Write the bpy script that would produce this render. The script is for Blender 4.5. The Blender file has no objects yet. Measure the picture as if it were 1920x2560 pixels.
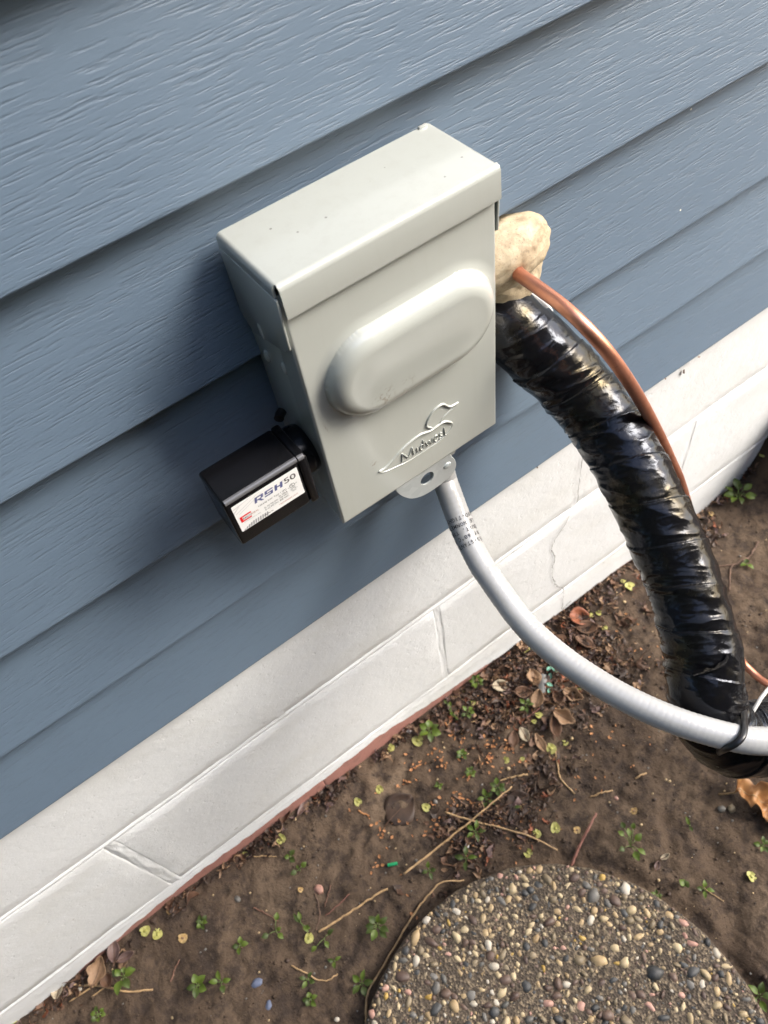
import bpy, bmesh, math, random
import numpy as np
from mathutils import Matrix, Vector, noise as mnoise

# ---------------------------------------------------------------- camera, light, exposure
scn = bpy.context.scene
COL = scn.collection
cam_data = bpy.data.cameras.new('camera')
cam = bpy.data.objects.new('camera', cam_data)
COL.objects.link(cam)
cam.matrix_world = Matrix([[0.8046775, 0.5367867, -0.2536812, 0.134051], [-0.5814558, 0.6261349, -0.5194846, -0.3374815], [-0.1200137, 0.565522, 0.8159544, 1.0353665], [0.0, 0.0, 0.0, 1.0]])
cam_data.sensor_fit = 'VERTICAL'
cam_data.sensor_height = 36.0
cam_data.sensor_width = 27.0
cam_data.lens = 27.3976
cam_data.clip_start = 0.01
cam_data.clip_end = 400.0
cam_data.dof.use_dof = True
cam_data.dof.focus_distance = 0.53
cam_data.dof.aperture_fstop = 13.0
scn.camera = cam

SUN_EL, SUN_AZ = math.radians(41), math.radians(123)      # azimuth: clockwise from +Y (behind the wall)
world = bpy.data.worlds.new('World')
scn.world = world
world.use_nodes = True
wn = world.node_tree.nodes
wl = world.node_tree.links
sky = wn.new('ShaderNodeTexSky')
sky.sky_type = 'NISHITA'
sky.sun_disc = False
sky.sun_elevation = SUN_EL
sky.sun_rotation = SUN_AZ
sky.air_density = 1.0
sky.dust_density = 3.0
sky.ozone_density = 1.0
bg = wn['Background']
bg.inputs['Strength'].default_value = 0.15
wl.new(sky.outputs['Color'], bg.inputs['Color'])

sun_data = bpy.data.lights.new('sun', 'SUN')
sun_data.energy = 1.3
sun_data.angle = math.radians(27)
sun_data.color = (1.0, 0.965, 0.90)
sun = bpy.data.objects.new('sun', sun_data)
COL.objects.link(sun)
sd = Vector((math.sin(SUN_AZ) * math.cos(SUN_EL), math.cos(SUN_AZ) * math.cos(SUN_EL), math.sin(SUN_EL)))
sun.rotation_euler = sd.to_track_quat('Z', 'Y').to_euler()
sun.location = (0.9, -0.8, 2.0)

scn.view_settings.view_transform = 'Standard'
scn.view_settings.look = 'None'
scn.view_settings.exposure = 2.0
scn.view_settings.gamma = 1.0
scn.view_settings.use_curve_mapping = False

# ---------------------------------------------------------------- helpers
rng = np.random.default_rng(7)
random.seed(7)


def vnoise(x, y, seed=0):
    """smooth value noise, arrays in, about -1..1 out"""
    x = np.asarray(x, float); y = np.asarray(y, float)
    xi = np.floor(x).astype(np.int64); yi = np.floor(y).astype(np.int64)
    fx = x - xi; fy = y - yi
    fx = fx * fx * (3 - 2 * fx); fy = fy * fy * (3 - 2 * fy)

    def h(a, b):
        n = (a * 374761393 + b * 668265263 + seed * 982451653) & 0x7fffffff
        n = ((n ^ (n >> 13)) * 1274126177) & 0x7fffffff
        n = n ^ (n >> 16)
        return (n & 0xffff) / 32767.5 - 1.0
    a = h(xi, yi); b = h(xi + 1, yi); c = h(xi, yi + 1); d = h(xi + 1, yi + 1)
    return (a * (1 - fx) + b * fx) * (1 - fy) + (c * (1 - fx) + d * fx) * fy


def fbm(x, y, seed=0, octs=4):
    s = 0; a = 1.0; f = 1.0
    for i in range(octs):
        s = s + a * vnoise(np.asarray(x) * f, np.asarray(y) * f, seed + i * 17)
        a *= 0.5; f *= 2.03
    return s


def smooth01(t):
    t = np.clip(t, 0, 1)
    return t * t * (3 - 2 * t)


class MB:
    """collects geometry, then becomes one mesh object"""
    def __init__(self):
        self.v = []; self.f = []; self.m = []

    def add(self, verts, faces, mi=0):
        o = len(self.v)
        self.v.extend([tuple(map(float, p)) for p in verts])
        self.f.extend([tuple(i + o for i in f) for f in faces])
        self.m.extend([mi] * len(faces))

    def box(self, a, b, bev=0.0, mi=0, segs=2):
        bm = bmesh.new()
        bmesh.ops.create_cube(bm, size=1.0)
        for v in bm.verts:
            v.co = Vector([(a[i] + b[i]) / 2 + v.co[i] * (b[i] - a[i]) for i in range(3)])
        if bev > 0:
            bmesh.ops.bevel(bm, geom=list(bm.edges), offset=bev, segments=segs, profile=0.5, affect='EDGES')
        self.bm(bm, mi); bm.free()

    def bm(self, bm, mi=0, mat=None):
        bm.verts.index_update()
        vs = [(mat @ v.co if mat else v.co)[:] for v in bm.verts]
        self.add(vs, [[v.index for v in f.verts] for f in bm.faces], mi)

    def prism(self, poly, axis, lo, hi, mi=0, bev=0.0):
        """polygon of 2D points extruded along axis ('x','y','z')"""
        def p3(q, t):
            if axis == 'x': return (t, q[0], q[1])
            if axis == 'y': return (q[0], t, q[1])
            return (q[0], q[1], t)
        bm = bmesh.new()
        A = [bm.verts.new(p3(q, lo)) for q in poly]
        B = [bm.verts.new(p3(q, hi)) for q in poly]
        n = len(poly)
        bm.faces.new(A); bm.faces.new(B[::-1])
        for i in range(n):
            bm.faces.new((A[i], B[i], B[(i + 1) % n], A[(i + 1) % n]))
        bmesh.ops.recalc_face_normals(bm, faces=list(bm.faces))
        if bev > 0:
            bmesh.ops.bevel(bm, geom=list(bm.edges), offset=bev, segments=2, profile=0.5, affect='EDGES')
        self.bm(bm, mi); bm.free()

    def tube(self, path, rad, segs=12, caps=True, mi=0, flat=None):
        P, T, N, B = frames(path)
        n = len(P)
        r = np.broadcast_to(np.asarray(rad, float), (n,)) if np.ndim(rad) < 2 else rad
        vs = []
        for i in range(n):
            for k in range(segs):
                a = 2 * math.pi * k / segs
                rr = r[i] if np.ndim(r) < 2 else r[i][k]
                ca, sa = math.cos(a), math.sin(a)
                if flat: sa *= flat
                vs.append(P[i] + rr * (ca * N[i] + sa * B[i]))
        fs = []
        for i in range(n - 1):
            for k in range(segs):
                k2 = (k + 1) % segs
                fs.append((i * segs + k, i * segs + k2, (i + 1) * segs + k2, (i + 1) * segs + k))
        if caps:
            fs.append(tuple(range(segs))[::-1]); fs.append(tuple((n - 1) * segs + k for k in range(segs)))
        self.add(vs, fs, mi)

    def build(self, name, mats, parent=None, smooth=False, auto=None, loc=None, label=None):
        off = np.array(loc if loc is not None else (0, 0, 0), float)
        if parent is not None and loc is None:
            off = np.array(wloc(parent))
        me = bpy.data.meshes.new(name)
        me.from_pydata([tuple(np.array(p) - off) for p in self.v], [], self.f)
        if not isinstance(mats, (list, tuple)): mats = [mats]
        for m in mats: me.materials.append(m)
        if len(mats) > 1:
            me.polygons.foreach_set('material_index', self.m)
        return link(name, me, parent, smooth, auto, loc if parent is None else None, label)


def wloc(o):
    l = np.zeros(3)
    while o is not None:
        l += np.array(o.location); o = o.parent
    return l


def link(name, me, parent=None, smooth=False, auto=None, loc=None, label=None):
    if smooth or auto is not None:
        me.shade_smooth()
        if auto is not None:
            me.set_sharp_from_angle(angle=math.radians(auto))
    me.update()
    o = bpy.data.objects.new(name, me)
    COL.objects.link(o)
    if parent is not None: o.parent = parent
    if loc is not None: o.location = loc
    if label: o['label'] = label
    return o


def tag(o, label=None, cat=None, group=None, kind=None):
    if label: o['label'] = label
    if cat: o['category'] = cat
    if group: o['group'] = group
    if kind: o['kind'] = kind
    return o


def thing(name, label, cat, loc=(0, 0, 0), group=None):
    o = bpy.data.objects.new(name, None)
    o.empty_display_size = 0.02
    COL.objects.link(o)
    o.location = loc
    return tag(o, label, cat, group)


def frames(path):
    P = np.asarray(path, float)
    T = np.gradient(P, axis=0)
    T /= np.linalg.norm(T, axis=1)[:, None]
    n0 = np.cross(T[0], [0.3, 0.2, 1.0]); n0 /= np.linalg.norm(n0)
    N = [n0]
    for i in range(1, len(P)):
        v = N[-1] - T[i] * np.dot(N[-1], T[i])
        N.append(v / np.linalg.norm(v))
    N = np.array(N)
    return P, T, N, np.cross(T, N)


def spline(pts, n):
    """Catmull-Rom through pts, n samples evenly spaced by length"""
    P = np.asarray(pts, float)
    Q = np.vstack([2 * P[0] - P[1], P, 2 * P[-1] - P[-2]])
    out = []
    for i in range(1, len(Q) - 2):
        for t in np.linspace(0, 1, 40, endpoint=False):
            a, b, c, d = Q[i - 1], Q[i], Q[i + 1], Q[i + 2]
            out.append(0.5 * (2 * b + (c - a) * t + (2 * a - 5 * b + 4 * c - d) * t * t + (3 * b - a - 3 * c + d) * t ** 3))
    out.append(P[-1])
    out = np.array(out)
    s = np.r_[0, np.cumsum(np.linalg.norm(np.diff(out, axis=0), axis=1))]
    u = np.linspace(0, s[-1], n)
    return np.array([np.interp(u, s, out[:, k]) for k in range(out.shape[1])]).T


# ---------------------------------------------------------------- materials
class NT:
    def __init__(self, name):
        self.mat = bpy.data.materials.new(name)
        self.mat.use_nodes = True
        self.t = self.mat.node_tree
        self.b = self.t.nodes['Principled BSDF']

    def n(self, typ, **kw):
        nd = self.t.nodes.new('ShaderNode' + typ)
        ins = kw.pop('ins', {})
        for k, v in kw.items(): setattr(nd, k, v)
        for k, v in ins.items(): self.put(nd.inputs[k], v)
        return nd

    def put(self, sock, v):
        if isinstance(v, bpy.types.NodeSocket): self.t.links.new(v, sock)
        else: sock.default_value = v

    def P(self, **kw):
        nm = dict(col='Base Color', rough='Roughness', metal='Metallic', spec='Specular IOR Level', coat='Coat Weight', coatr='Coat Roughness', sss='Subsurface Weight', normal='Normal')
        for k, v in kw.items(): self.put(self.b.inputs[nm[k]], v)
        return self.mat

    def pos(self, scale=(1, 1, 1), rot=(0, 0, 0), obj=False):
        c = self.n('TexCoord').outputs['Object'] if obj else self.n('NewGeometry').outputs['Position']
        return self.n('Mapping', ins={'Vector': c, 'Scale': scale, 'Rotation': rot}).outputs[0]

    def noise(self, vec, scale, detail=3.0, rough=0.55, dist=0.0, out='Fac'):
        return self.n('TexNoise', ins={'Vector': vec, 'Scale': scale, 'Detail': detail, 'Roughness': rough, 'Distortion': dist}).outputs[out]

    def ramp(self, fac, stops, interp='LINEAR'):
        nd = self.n('ValToRGB', ins={'Fac': fac})
        cr = nd.color_ramp; cr.interpolation = interp
        while len(cr.elements) < len(stops): cr.elements.new(0.5)
        for e, (p, c) in zip(cr.elements, stops):
            e.position = p
            e.color = (c, c, c, 1) if np.isscalar(c) else tuple(c) + ((1,) if len(c) == 3 else ())
        return nd.outputs['Color']

    def mix(self, fac, a, b, blend='MIX'):
        nd = self.n('Mix', data_type='RGBA', blend_type=blend)
        for i, v in ((0, fac), (6, a), (7, b)):
            if isinstance(v, tuple) and len(v) == 3: v = v + (1,)
            self.put(nd.inputs[i], v)
        return nd.outputs[2]

    def math(self, op, a, b=0.0, c=None):
        nd = self.n('Math', operation=op)
        self.put(nd.inputs[0], a); self.put(nd.inputs[1], b)
        if c is not None: self.put(nd.inputs[2], c)
        return nd.outputs[0]

    def bump(self, h, strength=0.5, dist=0.001, normal=None):
        nd = self.n('Bump', ins={'Height': h, 'Strength': strength, 'Distance': dist})
        if normal is not None: self.put(nd.inputs['Normal'], normal)
        return nd.outputs[0]


def plain(name, col, rough=0.5, metal=0.0, var=0.0, vscale=60.0, obj=True, **kw):
    m = NT(name)
    if var:
        v = m.pos(obj=obj)
        f = m.noise(v, vscale, 3)
        lo = tuple(c * (1 - var) for c in col); hi = tuple(min(1, c * (1 + var)) for c in col)
        c = m.ramp(f, [(0.3, lo), (0.7, hi)])
    else:
        c = tuple(col) + (1,)
    return m.P(col=c, rough=rough, metal=metal, **kw)


def make_materials():
    M = {}
    # vinyl siding: embossed cedar grain as fine relief, a little dust
    m = NT('vinyl_siding')
    base = m.n('NewGeometry').outputs['Position']
    warp = m.n('TexNoise', ins={'Vector': base, 'Scale': 9.0, 'Detail': 2.0})
    wv = m.n('VectorMath', operation='MULTIPLY_ADD', ins={0: warp.outputs['Color'], 1: (0.0, 0.0, 0.0035), 2: base}).outputs[0]
    v1 = m.n('Mapping', ins={'Vector': wv, 'Scale': (50, 50, 760), 'Rotation': (0, 0.025, 0)}).outputs[0]
    v2 = m.n('Mapping', ins={'Vector': wv, 'Scale': (90, 90, 1300), 'Rotation': (0, -0.02, 0)}).outputs[0]
    g1 = m.noise(v1, 1.0, 2.5, 0.5, 0.2)
    g2 = m.noise(v2, 1.0, 2.0, 0.5, 0.1)
    groove = m.ramp(g1, [(0.34, 0.0), (0.43, 0.75), (0.52, 1.0), (0.70, 1.0)])
    h = m.math('ADD', m.math('MULTIPLY', groove, 0.7), m.math('MULTIPLY', g2, 0.35))
    big = m.noise(base, 5.0, 3)
    spk = m.n('TexVoronoi', feature='DISTANCE_TO_EDGE' if False else 'F1', ins={'Vector': base, 'Scale': 55.0, 'Randomness': 1.0})
    rare = m.math('GREATER_THAN', m.n('SeparateColor', ins={'Color': spk.outputs['Color']}).outputs[0], 0.935)
    dot = m.math('MULTIPLY', m.math('LESS_THAN', spk.outputs['Distance'], 0.055), rare)
    col = m.mix(big, (0.102, 0.149, 0.206), (0.120, 0.173, 0.234))
    col = m.mix(m.math('MULTIPLY', m.math('SUBTRACT', 1.0, groove), 0.16), col, (0.05, 0.07, 0.095))
    col = m.mix(dot, col, (0.75, 0.72, 0.6))
    M['siding'] = m.P(col=col, rough=m.math('ADD', 0.46, m.math('MULTIPLY', big, 0.14)), spec=0.95, normal=m.bump(h, 0.72, 0.00034))

    # painted block
    m = NT('painted_block')
    p = m.pos()
    f1 = m.noise(p, 14, 4); f2 = m.noise(p, 420, 3, 0.6); f3 = m.noise(p, 70, 4, 0.65)
    pits = m.ramp(m.noise(p, 170, 2, 0.5), [(0.25, 0.0), (0.36, 1.0)])
    stain = m.ramp(m.noise(m.pos((5, 5, 9)), 1.0, 4, 0.6), [(0.5, 0.0), (0.8, 1.0)])
    col = m.mix(f1, (0.665, 0.685, 0.692), (0.715, 0.733, 0.738))
    col = m.mix(m.math('MULTIPLY', stain, 0.35), col, (0.52, 0.51, 0.44))
    fleck = m.ramp(m.noise(p, 95, 1.5, 0.4), [(0.765, 0.0), (0.79, 1.0)])
    col = m.mix(m.math('MULTIPLY', fleck, 0.55), col, (0.30, 0.28, 0.25))
    h = m.math('ADD', m.math('MULTIPLY', f3, 1.0), m.math('ADD', m.math('MULTIPLY', f2, 0.15), m.math('MULTIPLY', pits, 0.25)))
    M['block'] = m.P(col=col, rough=0.55, normal=m.bump(h, 0.60, 0.0014))

    m = NT('red_primer')
    p = m.pos()
    col = m.mix(m.noise(p, 30, 4), (0.33, 0.15, 0.12), (0.43, 0.21, 0.17))
    dirt = m.ramp(m.noise(p, 60, 4, 0.65), [(0.5, 0.0), (0.72, 1.0)])
    col = m.mix(m.math('MULTIPLY', dirt, 0.6), col, (0.12, 0.08, 0.06))
    M['primer'] = m.P(col=col, rough=0.85, normal=m.bump(m.noise(p, 220, 4), 0.6, 0.001))
    M['crack'] = plain('crack_dirt', (0.10, 0.09, 0.08), 0.9)

    # enclosure powder coat
    m = NT('grey_powder_coat')
    p = m.pos()
    col = m.mix(m.noise(p, 9, 3), (0.398, 0.414, 0.378), (0.424, 0.440, 0.402))
    sp = m.n('TexVoronoi', ins={'Vector': p, 'Scale': 240.0})
    rare = m.math('GREATER_THAN', m.n('SeparateColor', ins={'Color': sp.outputs['Color']}).outputs[0], 0.93)
    up = m.n('SeparateXYZ', ins={0: m.n('NewGeometry').outputs['Normal']}).outputs[2]
    rare = m.math('MULTIPLY', rare, m.math('GREATER_THAN', m.math('ADD', up, m.math('MULTIPLY', m.noise(p, 28, 2), 1.2)), 0.97))
    dot = m.math('MULTIPLY', m.math('LESS_THAN', sp.outputs['Distance'], 0.17), rare)
    col = m.mix(m.math('MULTIPLY', dot, 0.75), col, (0.09, 0.085, 0.075))
    smudge = m.ramp(m.noise(m.pos((1, 1, 1.6)), 38, 5, 0.7), [(0.66, 0.0), (0.80, 1.0)])
    col = m.mix(m.math('MULTIPLY', smudge, 0.35), col, (0.33, 0.32, 0.27))
    streak = m.ramp(m.noise(m.pos((150, 150, 9)), 1.0, 3, 0.6), [(0.55, 0.0), (0.75, 1.0)])
    col = m.mix(m.math('MULTIPLY', streak, 0.10), col, (0.30, 0.29, 0.235))
    dusty = m.ramp(m.noise(p, 120, 5, 0.7), [(0.5, 0.0), (0.8, 1.0)])
    col = m.mix(m.math('MULTIPLY', m.math('MULTIPLY', dusty, m.math('MAXIMUM', up, 0.0)), 0.22), col, (0.30, 0.28, 0.25))
    st = m.n('Attribute', attribute_name='stain').outputs['Fac']
    col = m.mix(st, col, (0.15, 0.105, 0.055))
    orange = m.noise(p, 900, 1.5)
    wob = m.noise(p, 30, 2)
    nb = m.bump(wob, 0.25, 0.0012)
    M['coat'] = m.P(col=col, rough=0.34, spec=0.5, coat=1.0, coatr=0.12, normal=m.bump(orange, 0.06, 0.0004, nb))

    m = NT('galvanised')
    p = m.pos()
    sp = m.n('TexVoronoi', ins={'Vector': p, 'Scale': 160.0})
    col = m.mix(m.n('SeparateColor', ins={'Color': sp.outputs['Color']}).outputs[0], (0.58, 0.62, 0.61), (0.66, 0.70, 0.69))
    M['galv'] = m.P(col=col, rough=0.42, metal=0.55, normal=m.bump(m.noise(p, 300, 3), 0.1, 0.0005))

    m = NT('black_plastic')
    p = m.pos()
    M['black'] = m.P(col=(0.006, 0.006, 0.007, 1), rough=0.17, spec=0.28, normal=m.bump(m.noise(p, 1500, 2, 0.6), 0.10, 0.0003))
    M['highlight_grey'] = plain('highlight_grey', (0.11, 0.11, 0.115), 0.22, spec=0.8)  # grey base stands in for the highlight along the bar
    M['black_rubber'] = plain('black_rubber', (0.010, 0.010, 0.011), 0.32)
    M['paper'] = plain('label_paper', (0.80, 0.80, 0.78), 0.5)
    M['ink_blue'] = plain('ink_slate_blue', (0.11, 0.12, 0.25), 0.5)
    M['ink_brown'] = plain('ink_warm_grey', (0.10, 0.085, 0.085), 0.5)
    M['ink_black'] = plain('ink_black', (0.02, 0.02, 0.022), 0.5)
    M['ink_red'] = plain('ink_red', (0.66, 0.008, 0.012), 0.5)
    M['ink_rust'] = plain('ink_rust', (0.40, 0.15, 0.10), 0.5)
    M['ink_grey'] = plain('ink_grey', (0.33, 0.33, 0.34), 0.5)
    M['ink_pale'] = plain('ink_pale_grey', (0.60, 0.60, 0.60), 0.5)

    m = NT('conduit_vinyl')
    p = m.pos()
    col = m.mix(m.noise(p, 40, 3), (0.36, 0.36, 0.352), (0.41, 0.41, 0.40))
    scuff = m.ramp(m.noise(p, 190, 4, 0.7), [(0.68, 0.0), (0.8, 1.0)])
    col = m.mix(m.math('MULTIPLY', scuff, 0.3), col, (0.40, 0.39, 0.37))
    M['conduit'] = m.P(col=col, rough=0.30, spec=0.5, coat=0.5, coatr=0.10, normal=m.bump(m.noise(p, 260, 3), 0.15, 0.0006))
    M['print'] = plain('conduit_print', (0.025, 0.025, 0.028), 0.6)

    m = NT('black_tape')
    p = m.pos()
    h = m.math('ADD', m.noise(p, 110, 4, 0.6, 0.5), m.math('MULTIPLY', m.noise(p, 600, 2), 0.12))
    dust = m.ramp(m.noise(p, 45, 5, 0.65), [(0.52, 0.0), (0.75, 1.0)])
    col = m.mix(m.math('MULTIPLY', dust, 0.3), (0.005, 0.005, 0.006), (0.036, 0.029, 0.012))  # dust film, its gold tone also standing in for warm reflections
    glint_tint = m.mix(m.ramp(m.noise(p, 24, 3, 0.6), [(0.46, 0.0), (0.62, 1.0)]), (0.80, 0.86, 1.0), (1.0, 0.83, 0.50))  # cool and golden reflections painted as noise patches in the specular tint
    m.put(m.b.inputs['Specular Tint'], glint_tint)
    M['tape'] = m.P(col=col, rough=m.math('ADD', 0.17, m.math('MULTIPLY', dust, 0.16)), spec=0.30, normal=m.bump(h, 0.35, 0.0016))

    m = NT('copper')
    p = m.pos()
    t = m.ramp(m.noise(p, 50, 5, 0.65), [(0.35, (0.58, 0.245, 0.155)), (0.6, (0.68, 0.31, 0.20)), (0.8, (0.34, 0.13, 0.085))])
    M['copper'] = m.P(col=t, rough=m.math('ADD', 0.32, m.math('MULTIPLY', m.noise(p, 90, 3), 0.18)), metal=0.9, normal=m.bump(m.noise(p, 300, 3), 0.1, 0.0005))

    m = NT('foam_sealant')
    p = m.pos()
    f = m.noise(p, 55, 5, 0.65)
    col = m.ramp(f, [(0.30, (0.20, 0.14, 0.08)), (0.5, (0.41, 0.33, 0.215)), (0.72, (0.48, 0.41, 0.295))])
    pit = m.ramp(m.noise(p, 900, 3, 0.6), [(0.30, 0.0), (0.42, 1.0)])
    col = m.mix(m.math('SUBTRACT', 1.0, pit), col, (0.22, 0.18, 0.13))
    M['foam'] = m.P(col=col, rough=0.7, normal=m.bump(m.math('ADD', m.noise(p, 120, 4), m.math('MULTIPLY', pit, 0.3)), 0.5, 0.002))
    M['caulk'] = plain('white_caulk', (0.7, 0.7, 0.68), 0.5)

    # soil
    m = NT('soil')
    p = m.pos()
    a = m.noise(p, 7, 5, 0.6); b = m.noise(p, 45, 5, 0.68); c = m.noise(p, 260, 4, 0.7)
    col = m.ramp(a, [(0.30, (0.050, 0.033, 0.022)), (0.52, (0.090, 0.062, 0.041)), (0.74, (0.142, 0.101, 0.067))])
    col = m.mix(m.ramp(b, [(0.38, 0.85), (0.55, 0.0)]), col, (0.028, 0.020, 0.016))
    col = m.mix(m.ramp(c, [(0.60, 0.0), (0.78, 0.45)]), col, (0.24, 0.18, 0.125))
    wet = m.n('Attribute', attribute_name='mulch').outputs['Fac']
    col = m.mix(m.math('MULTIPLY', wet, 0.75), col, (0.026, 0.016, 0.011))
    h = m.math('ADD', m.math('MULTIPLY', b, 1.0), m.math('MULTIPLY', c, 0.35))
    M['soil'] = m.P(col=col, rough=0.88, spec=0.25, normal=m.bump(h, 0.9, 0.005))

    # stepping stone mortar
    m = NT('stone_mortar')
    p = m.pos()
    col = m.mix(m.noise(p, 20, 4), (0.036, 0.027, 0.019), (0.085, 0.064, 0.045))
    v = m.n('TexVoronoi', ins={'Vector': p, 'Scale': 380.0})
    g = m.n('SeparateColor', ins={'Color': v.outputs['Color']}).outputs[0]
    col = m.mix(m.ramp(g, [(0.55, 0.0), (0.95, 0.7)]), col, (0.26, 0.20, 0.13))
    moss = m.ramp(m.noise(p, 16, 4, 0.6), [(0.60, 0.0), (0.74, 1.0)])
    col = m.mix(m.math('MULTIPLY', moss, 0.5), col, (0.045, 0.045, 0.018))
    M['mortar'] = m.P(col=col, rough=0.9, normal=m.bump(m.math('ADD', m.noise(p, 300, 4), v.outputs['Distance']), 0.8, 0.002))

    def stone(name, lo, hi):
        m = NT(name)
        oi = m.n('ObjectInfo').outputs['Random']
        p = m.pos(obj=True)
        q = m.n('VectorMath', operation='ADD', ins={0: p, 1: m.n('CombineXYZ', ins={0: m.math('MULTIPLY', oi, 9.0)}).outputs[0]}).outputs[0]
        f = m.math('ADD', m.math('MULTIPLY', m.noise(q, 160, 4, 0.6), 0.6), m.math('MULTIPLY', oi, 0.4))
        col = m.ramp(f, [(0.25, lo), (0.75, hi)])
        return m.P(col=col, rough=0.5, spec=0.45, normal=m.bump(m.noise(q, 500, 3), 0.25, 0.0006))
    M['peb'] = [stone('pebble_cream', (0.29, 0.215, 0.115), (0.47, 0.38, 0.235)),
                stone('pebble_white', (0.34, 0.30, 0.23), (0.50, 0.45, 0.37)),
                stone('pebble_tan', (0.26, 0.18, 0.09), (0.42, 0.31, 0.17)),
                stone('pebble_slate', (0.024, 0.025, 0.025), (0.060, 0.061, 0.060)),
                stone('pebble_grey', (0.07, 0.068, 0.06), (0.15, 0.14, 0.125)),
                stone('pebble_brown', (0.060, 0.038, 0.030), (0.13, 0.085, 0.062)),
                stone('pebble_pink', (0.30, 0.16, 0.12), (0.45, 0.27, 0.21)),
                stone('pebble_olive', (0.13, 0.10, 0.06), (0.24, 0.19, 0.12)),
                stone('pebble_mustard', (0.26, 0.16, 0.03), (0.42, 0.28, 0.08))]

    def leafmat(name, a, b, rough=0.55, tr=0.25, sc=90, obj=True):
        m = NT(name)
        p = m.pos(obj=obj)
        col = m.ramp(m.noise(p, sc, 4, 0.6), [(0.3, a), (0.7, b)])
        m.P(col=col, rough=rough, normal=m.bump(m.noise(p, sc * 4, 3), 0.35, 0.0006))
        tb = m.n('BsdfTranslucent', ins={'Color': col})
        mx = m.n('MixShader', ins={0: tr, 1: m.b.outputs[0], 2: tb.outputs[0]})
        m.t.links.new(mx.outputs[0], m.t.nodes['Material Output'].inputs['Surface'])
        return m.mat
    M['weed'] = leafmat('weed_green', (0.070, 0.115, 0.010), (0.125, 0.180, 0.022), 0.5, 0.3)
    M['weed_dark'] = leafmat('weed_dark_green', (0.040, 0.066, 0.009), (0.074, 0.108, 0.016), 0.5, 0.3)
    M['stem'] = plain('weed_stem', (0.12, 0.17, 0.045), 0.6)
    M['seed'] = leafmat('seed_yellow_green', (0.33, 0.33, 0.06), (0.58, 0.55, 0.21), 0.6, 0.3, 160)
    M['seed_dry'] = leafmat('seed_dry', (0.40, 0.24, 0.07), (0.58, 0.42, 0.20), 0.7, 0.25, 160)
    M['seed_core'] = plain('seed_core', (0.30, 0.29, 0.07), 0.6, var=0.3)
    M['leaf_tan'] = leafmat('leaf_tan', (0.22, 0.13, 0.070), (0.36, 0.23, 0.135), 0.65, 0.2)
    M['leaf_brown'] = leafmat('leaf_brown', (0.085, 0.045, 0.025), (0.16, 0.085, 0.050), 0.65, 0.15)
    M['leaf_dark'] = leafmat('leaf_dark', (0.030, 0.018, 0.012), (0.065, 0.038, 0.024), 0.6, 0.1)
    M['leaf_rust'] = leafmat('leaf_rust', (0.19, 0.055, 0.022), (0.30, 0.10, 0.045), 0.6, 0.2)
    M['leaf_pale'] = leafmat('leaf_pale', (0.33, 0.27, 0.18), (0.47, 0.40, 0.29), 0.7, 0.2)
    M['leaf_purple'] = leafmat('leaf_purple', (0.10, 0.060, 0.052), (0.17, 0.11, 0.095), 0.6, 0.1)
    M['oak'] = leafmat('oak_leaf_tan', (0.30, 0.135, 0.045), (0.48, 0.25, 0.10), 0.45, 0.2)
    M['chip'] = leafmat('bud_scale_orange', (0.36, 0.15, 0.055), (0.52, 0.25, 0.10), 0.6, 0.2)
    M['straw'] = plain('straw', (0.36, 0.235, 0.115), 0.6, var=0.3, vscale=150)
    M['twig'] = plain('twig_brown', (0.15, 0.075, 0.048), 0.7, var=0.35, vscale=120)
    M['twig_red'] = plain('twig_red_brown', (0.21, 0.09, 0.065), 0.6, var=0.3, vscale=120)
    M['root'] = plain('root_grey_brown', (0.115, 0.068, 0.045), 0.8, var=0.35, vscale=120)
    M['green_plastic'] = plain('green_plastic', (0.015, 0.27, 0.10), 0.35)
    M['teal'] = plain('teal_scrap', (0.14, 0.33, 0.24), 0.6, var=0.3)
    M['grey_scrap'] = plain('grey_scrap', (0.12, 0.12, 0.115), 0.5, var=0.2)
    M['white_stone'] = plain('white_stone', (0.6, 0.58, 0.55), 0.5, var=0.15)
    M['blue_stone'] = plain('blue_grey_stone', (0.10, 0.12, 0.18), 0.6, var=0.25)
    M['white_wire'] = plain('white_wire', (0.50, 0.49, 0.46), 0.4)
    M['copper_bright'] = None
    return M


M = make_materials()

# ---------------------------------------------------------------- ground
CX = [-3.0, -0.6, -0.30, -0.21, -0.10, 0.23, 0.52, 0.70, 0.83, 0.93, 1.2, 3.0]
CZ = [0.0, 0.008, 0.013, 0.017, 0.023, 0.005, 0.000, -0.008, -0.018, -0.014, 0.0, 0.0]
SC, SR, ST = (0.1672, -0.4098), 0.2235, 0.0235      # stepping stone: centre, radius, top


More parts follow.
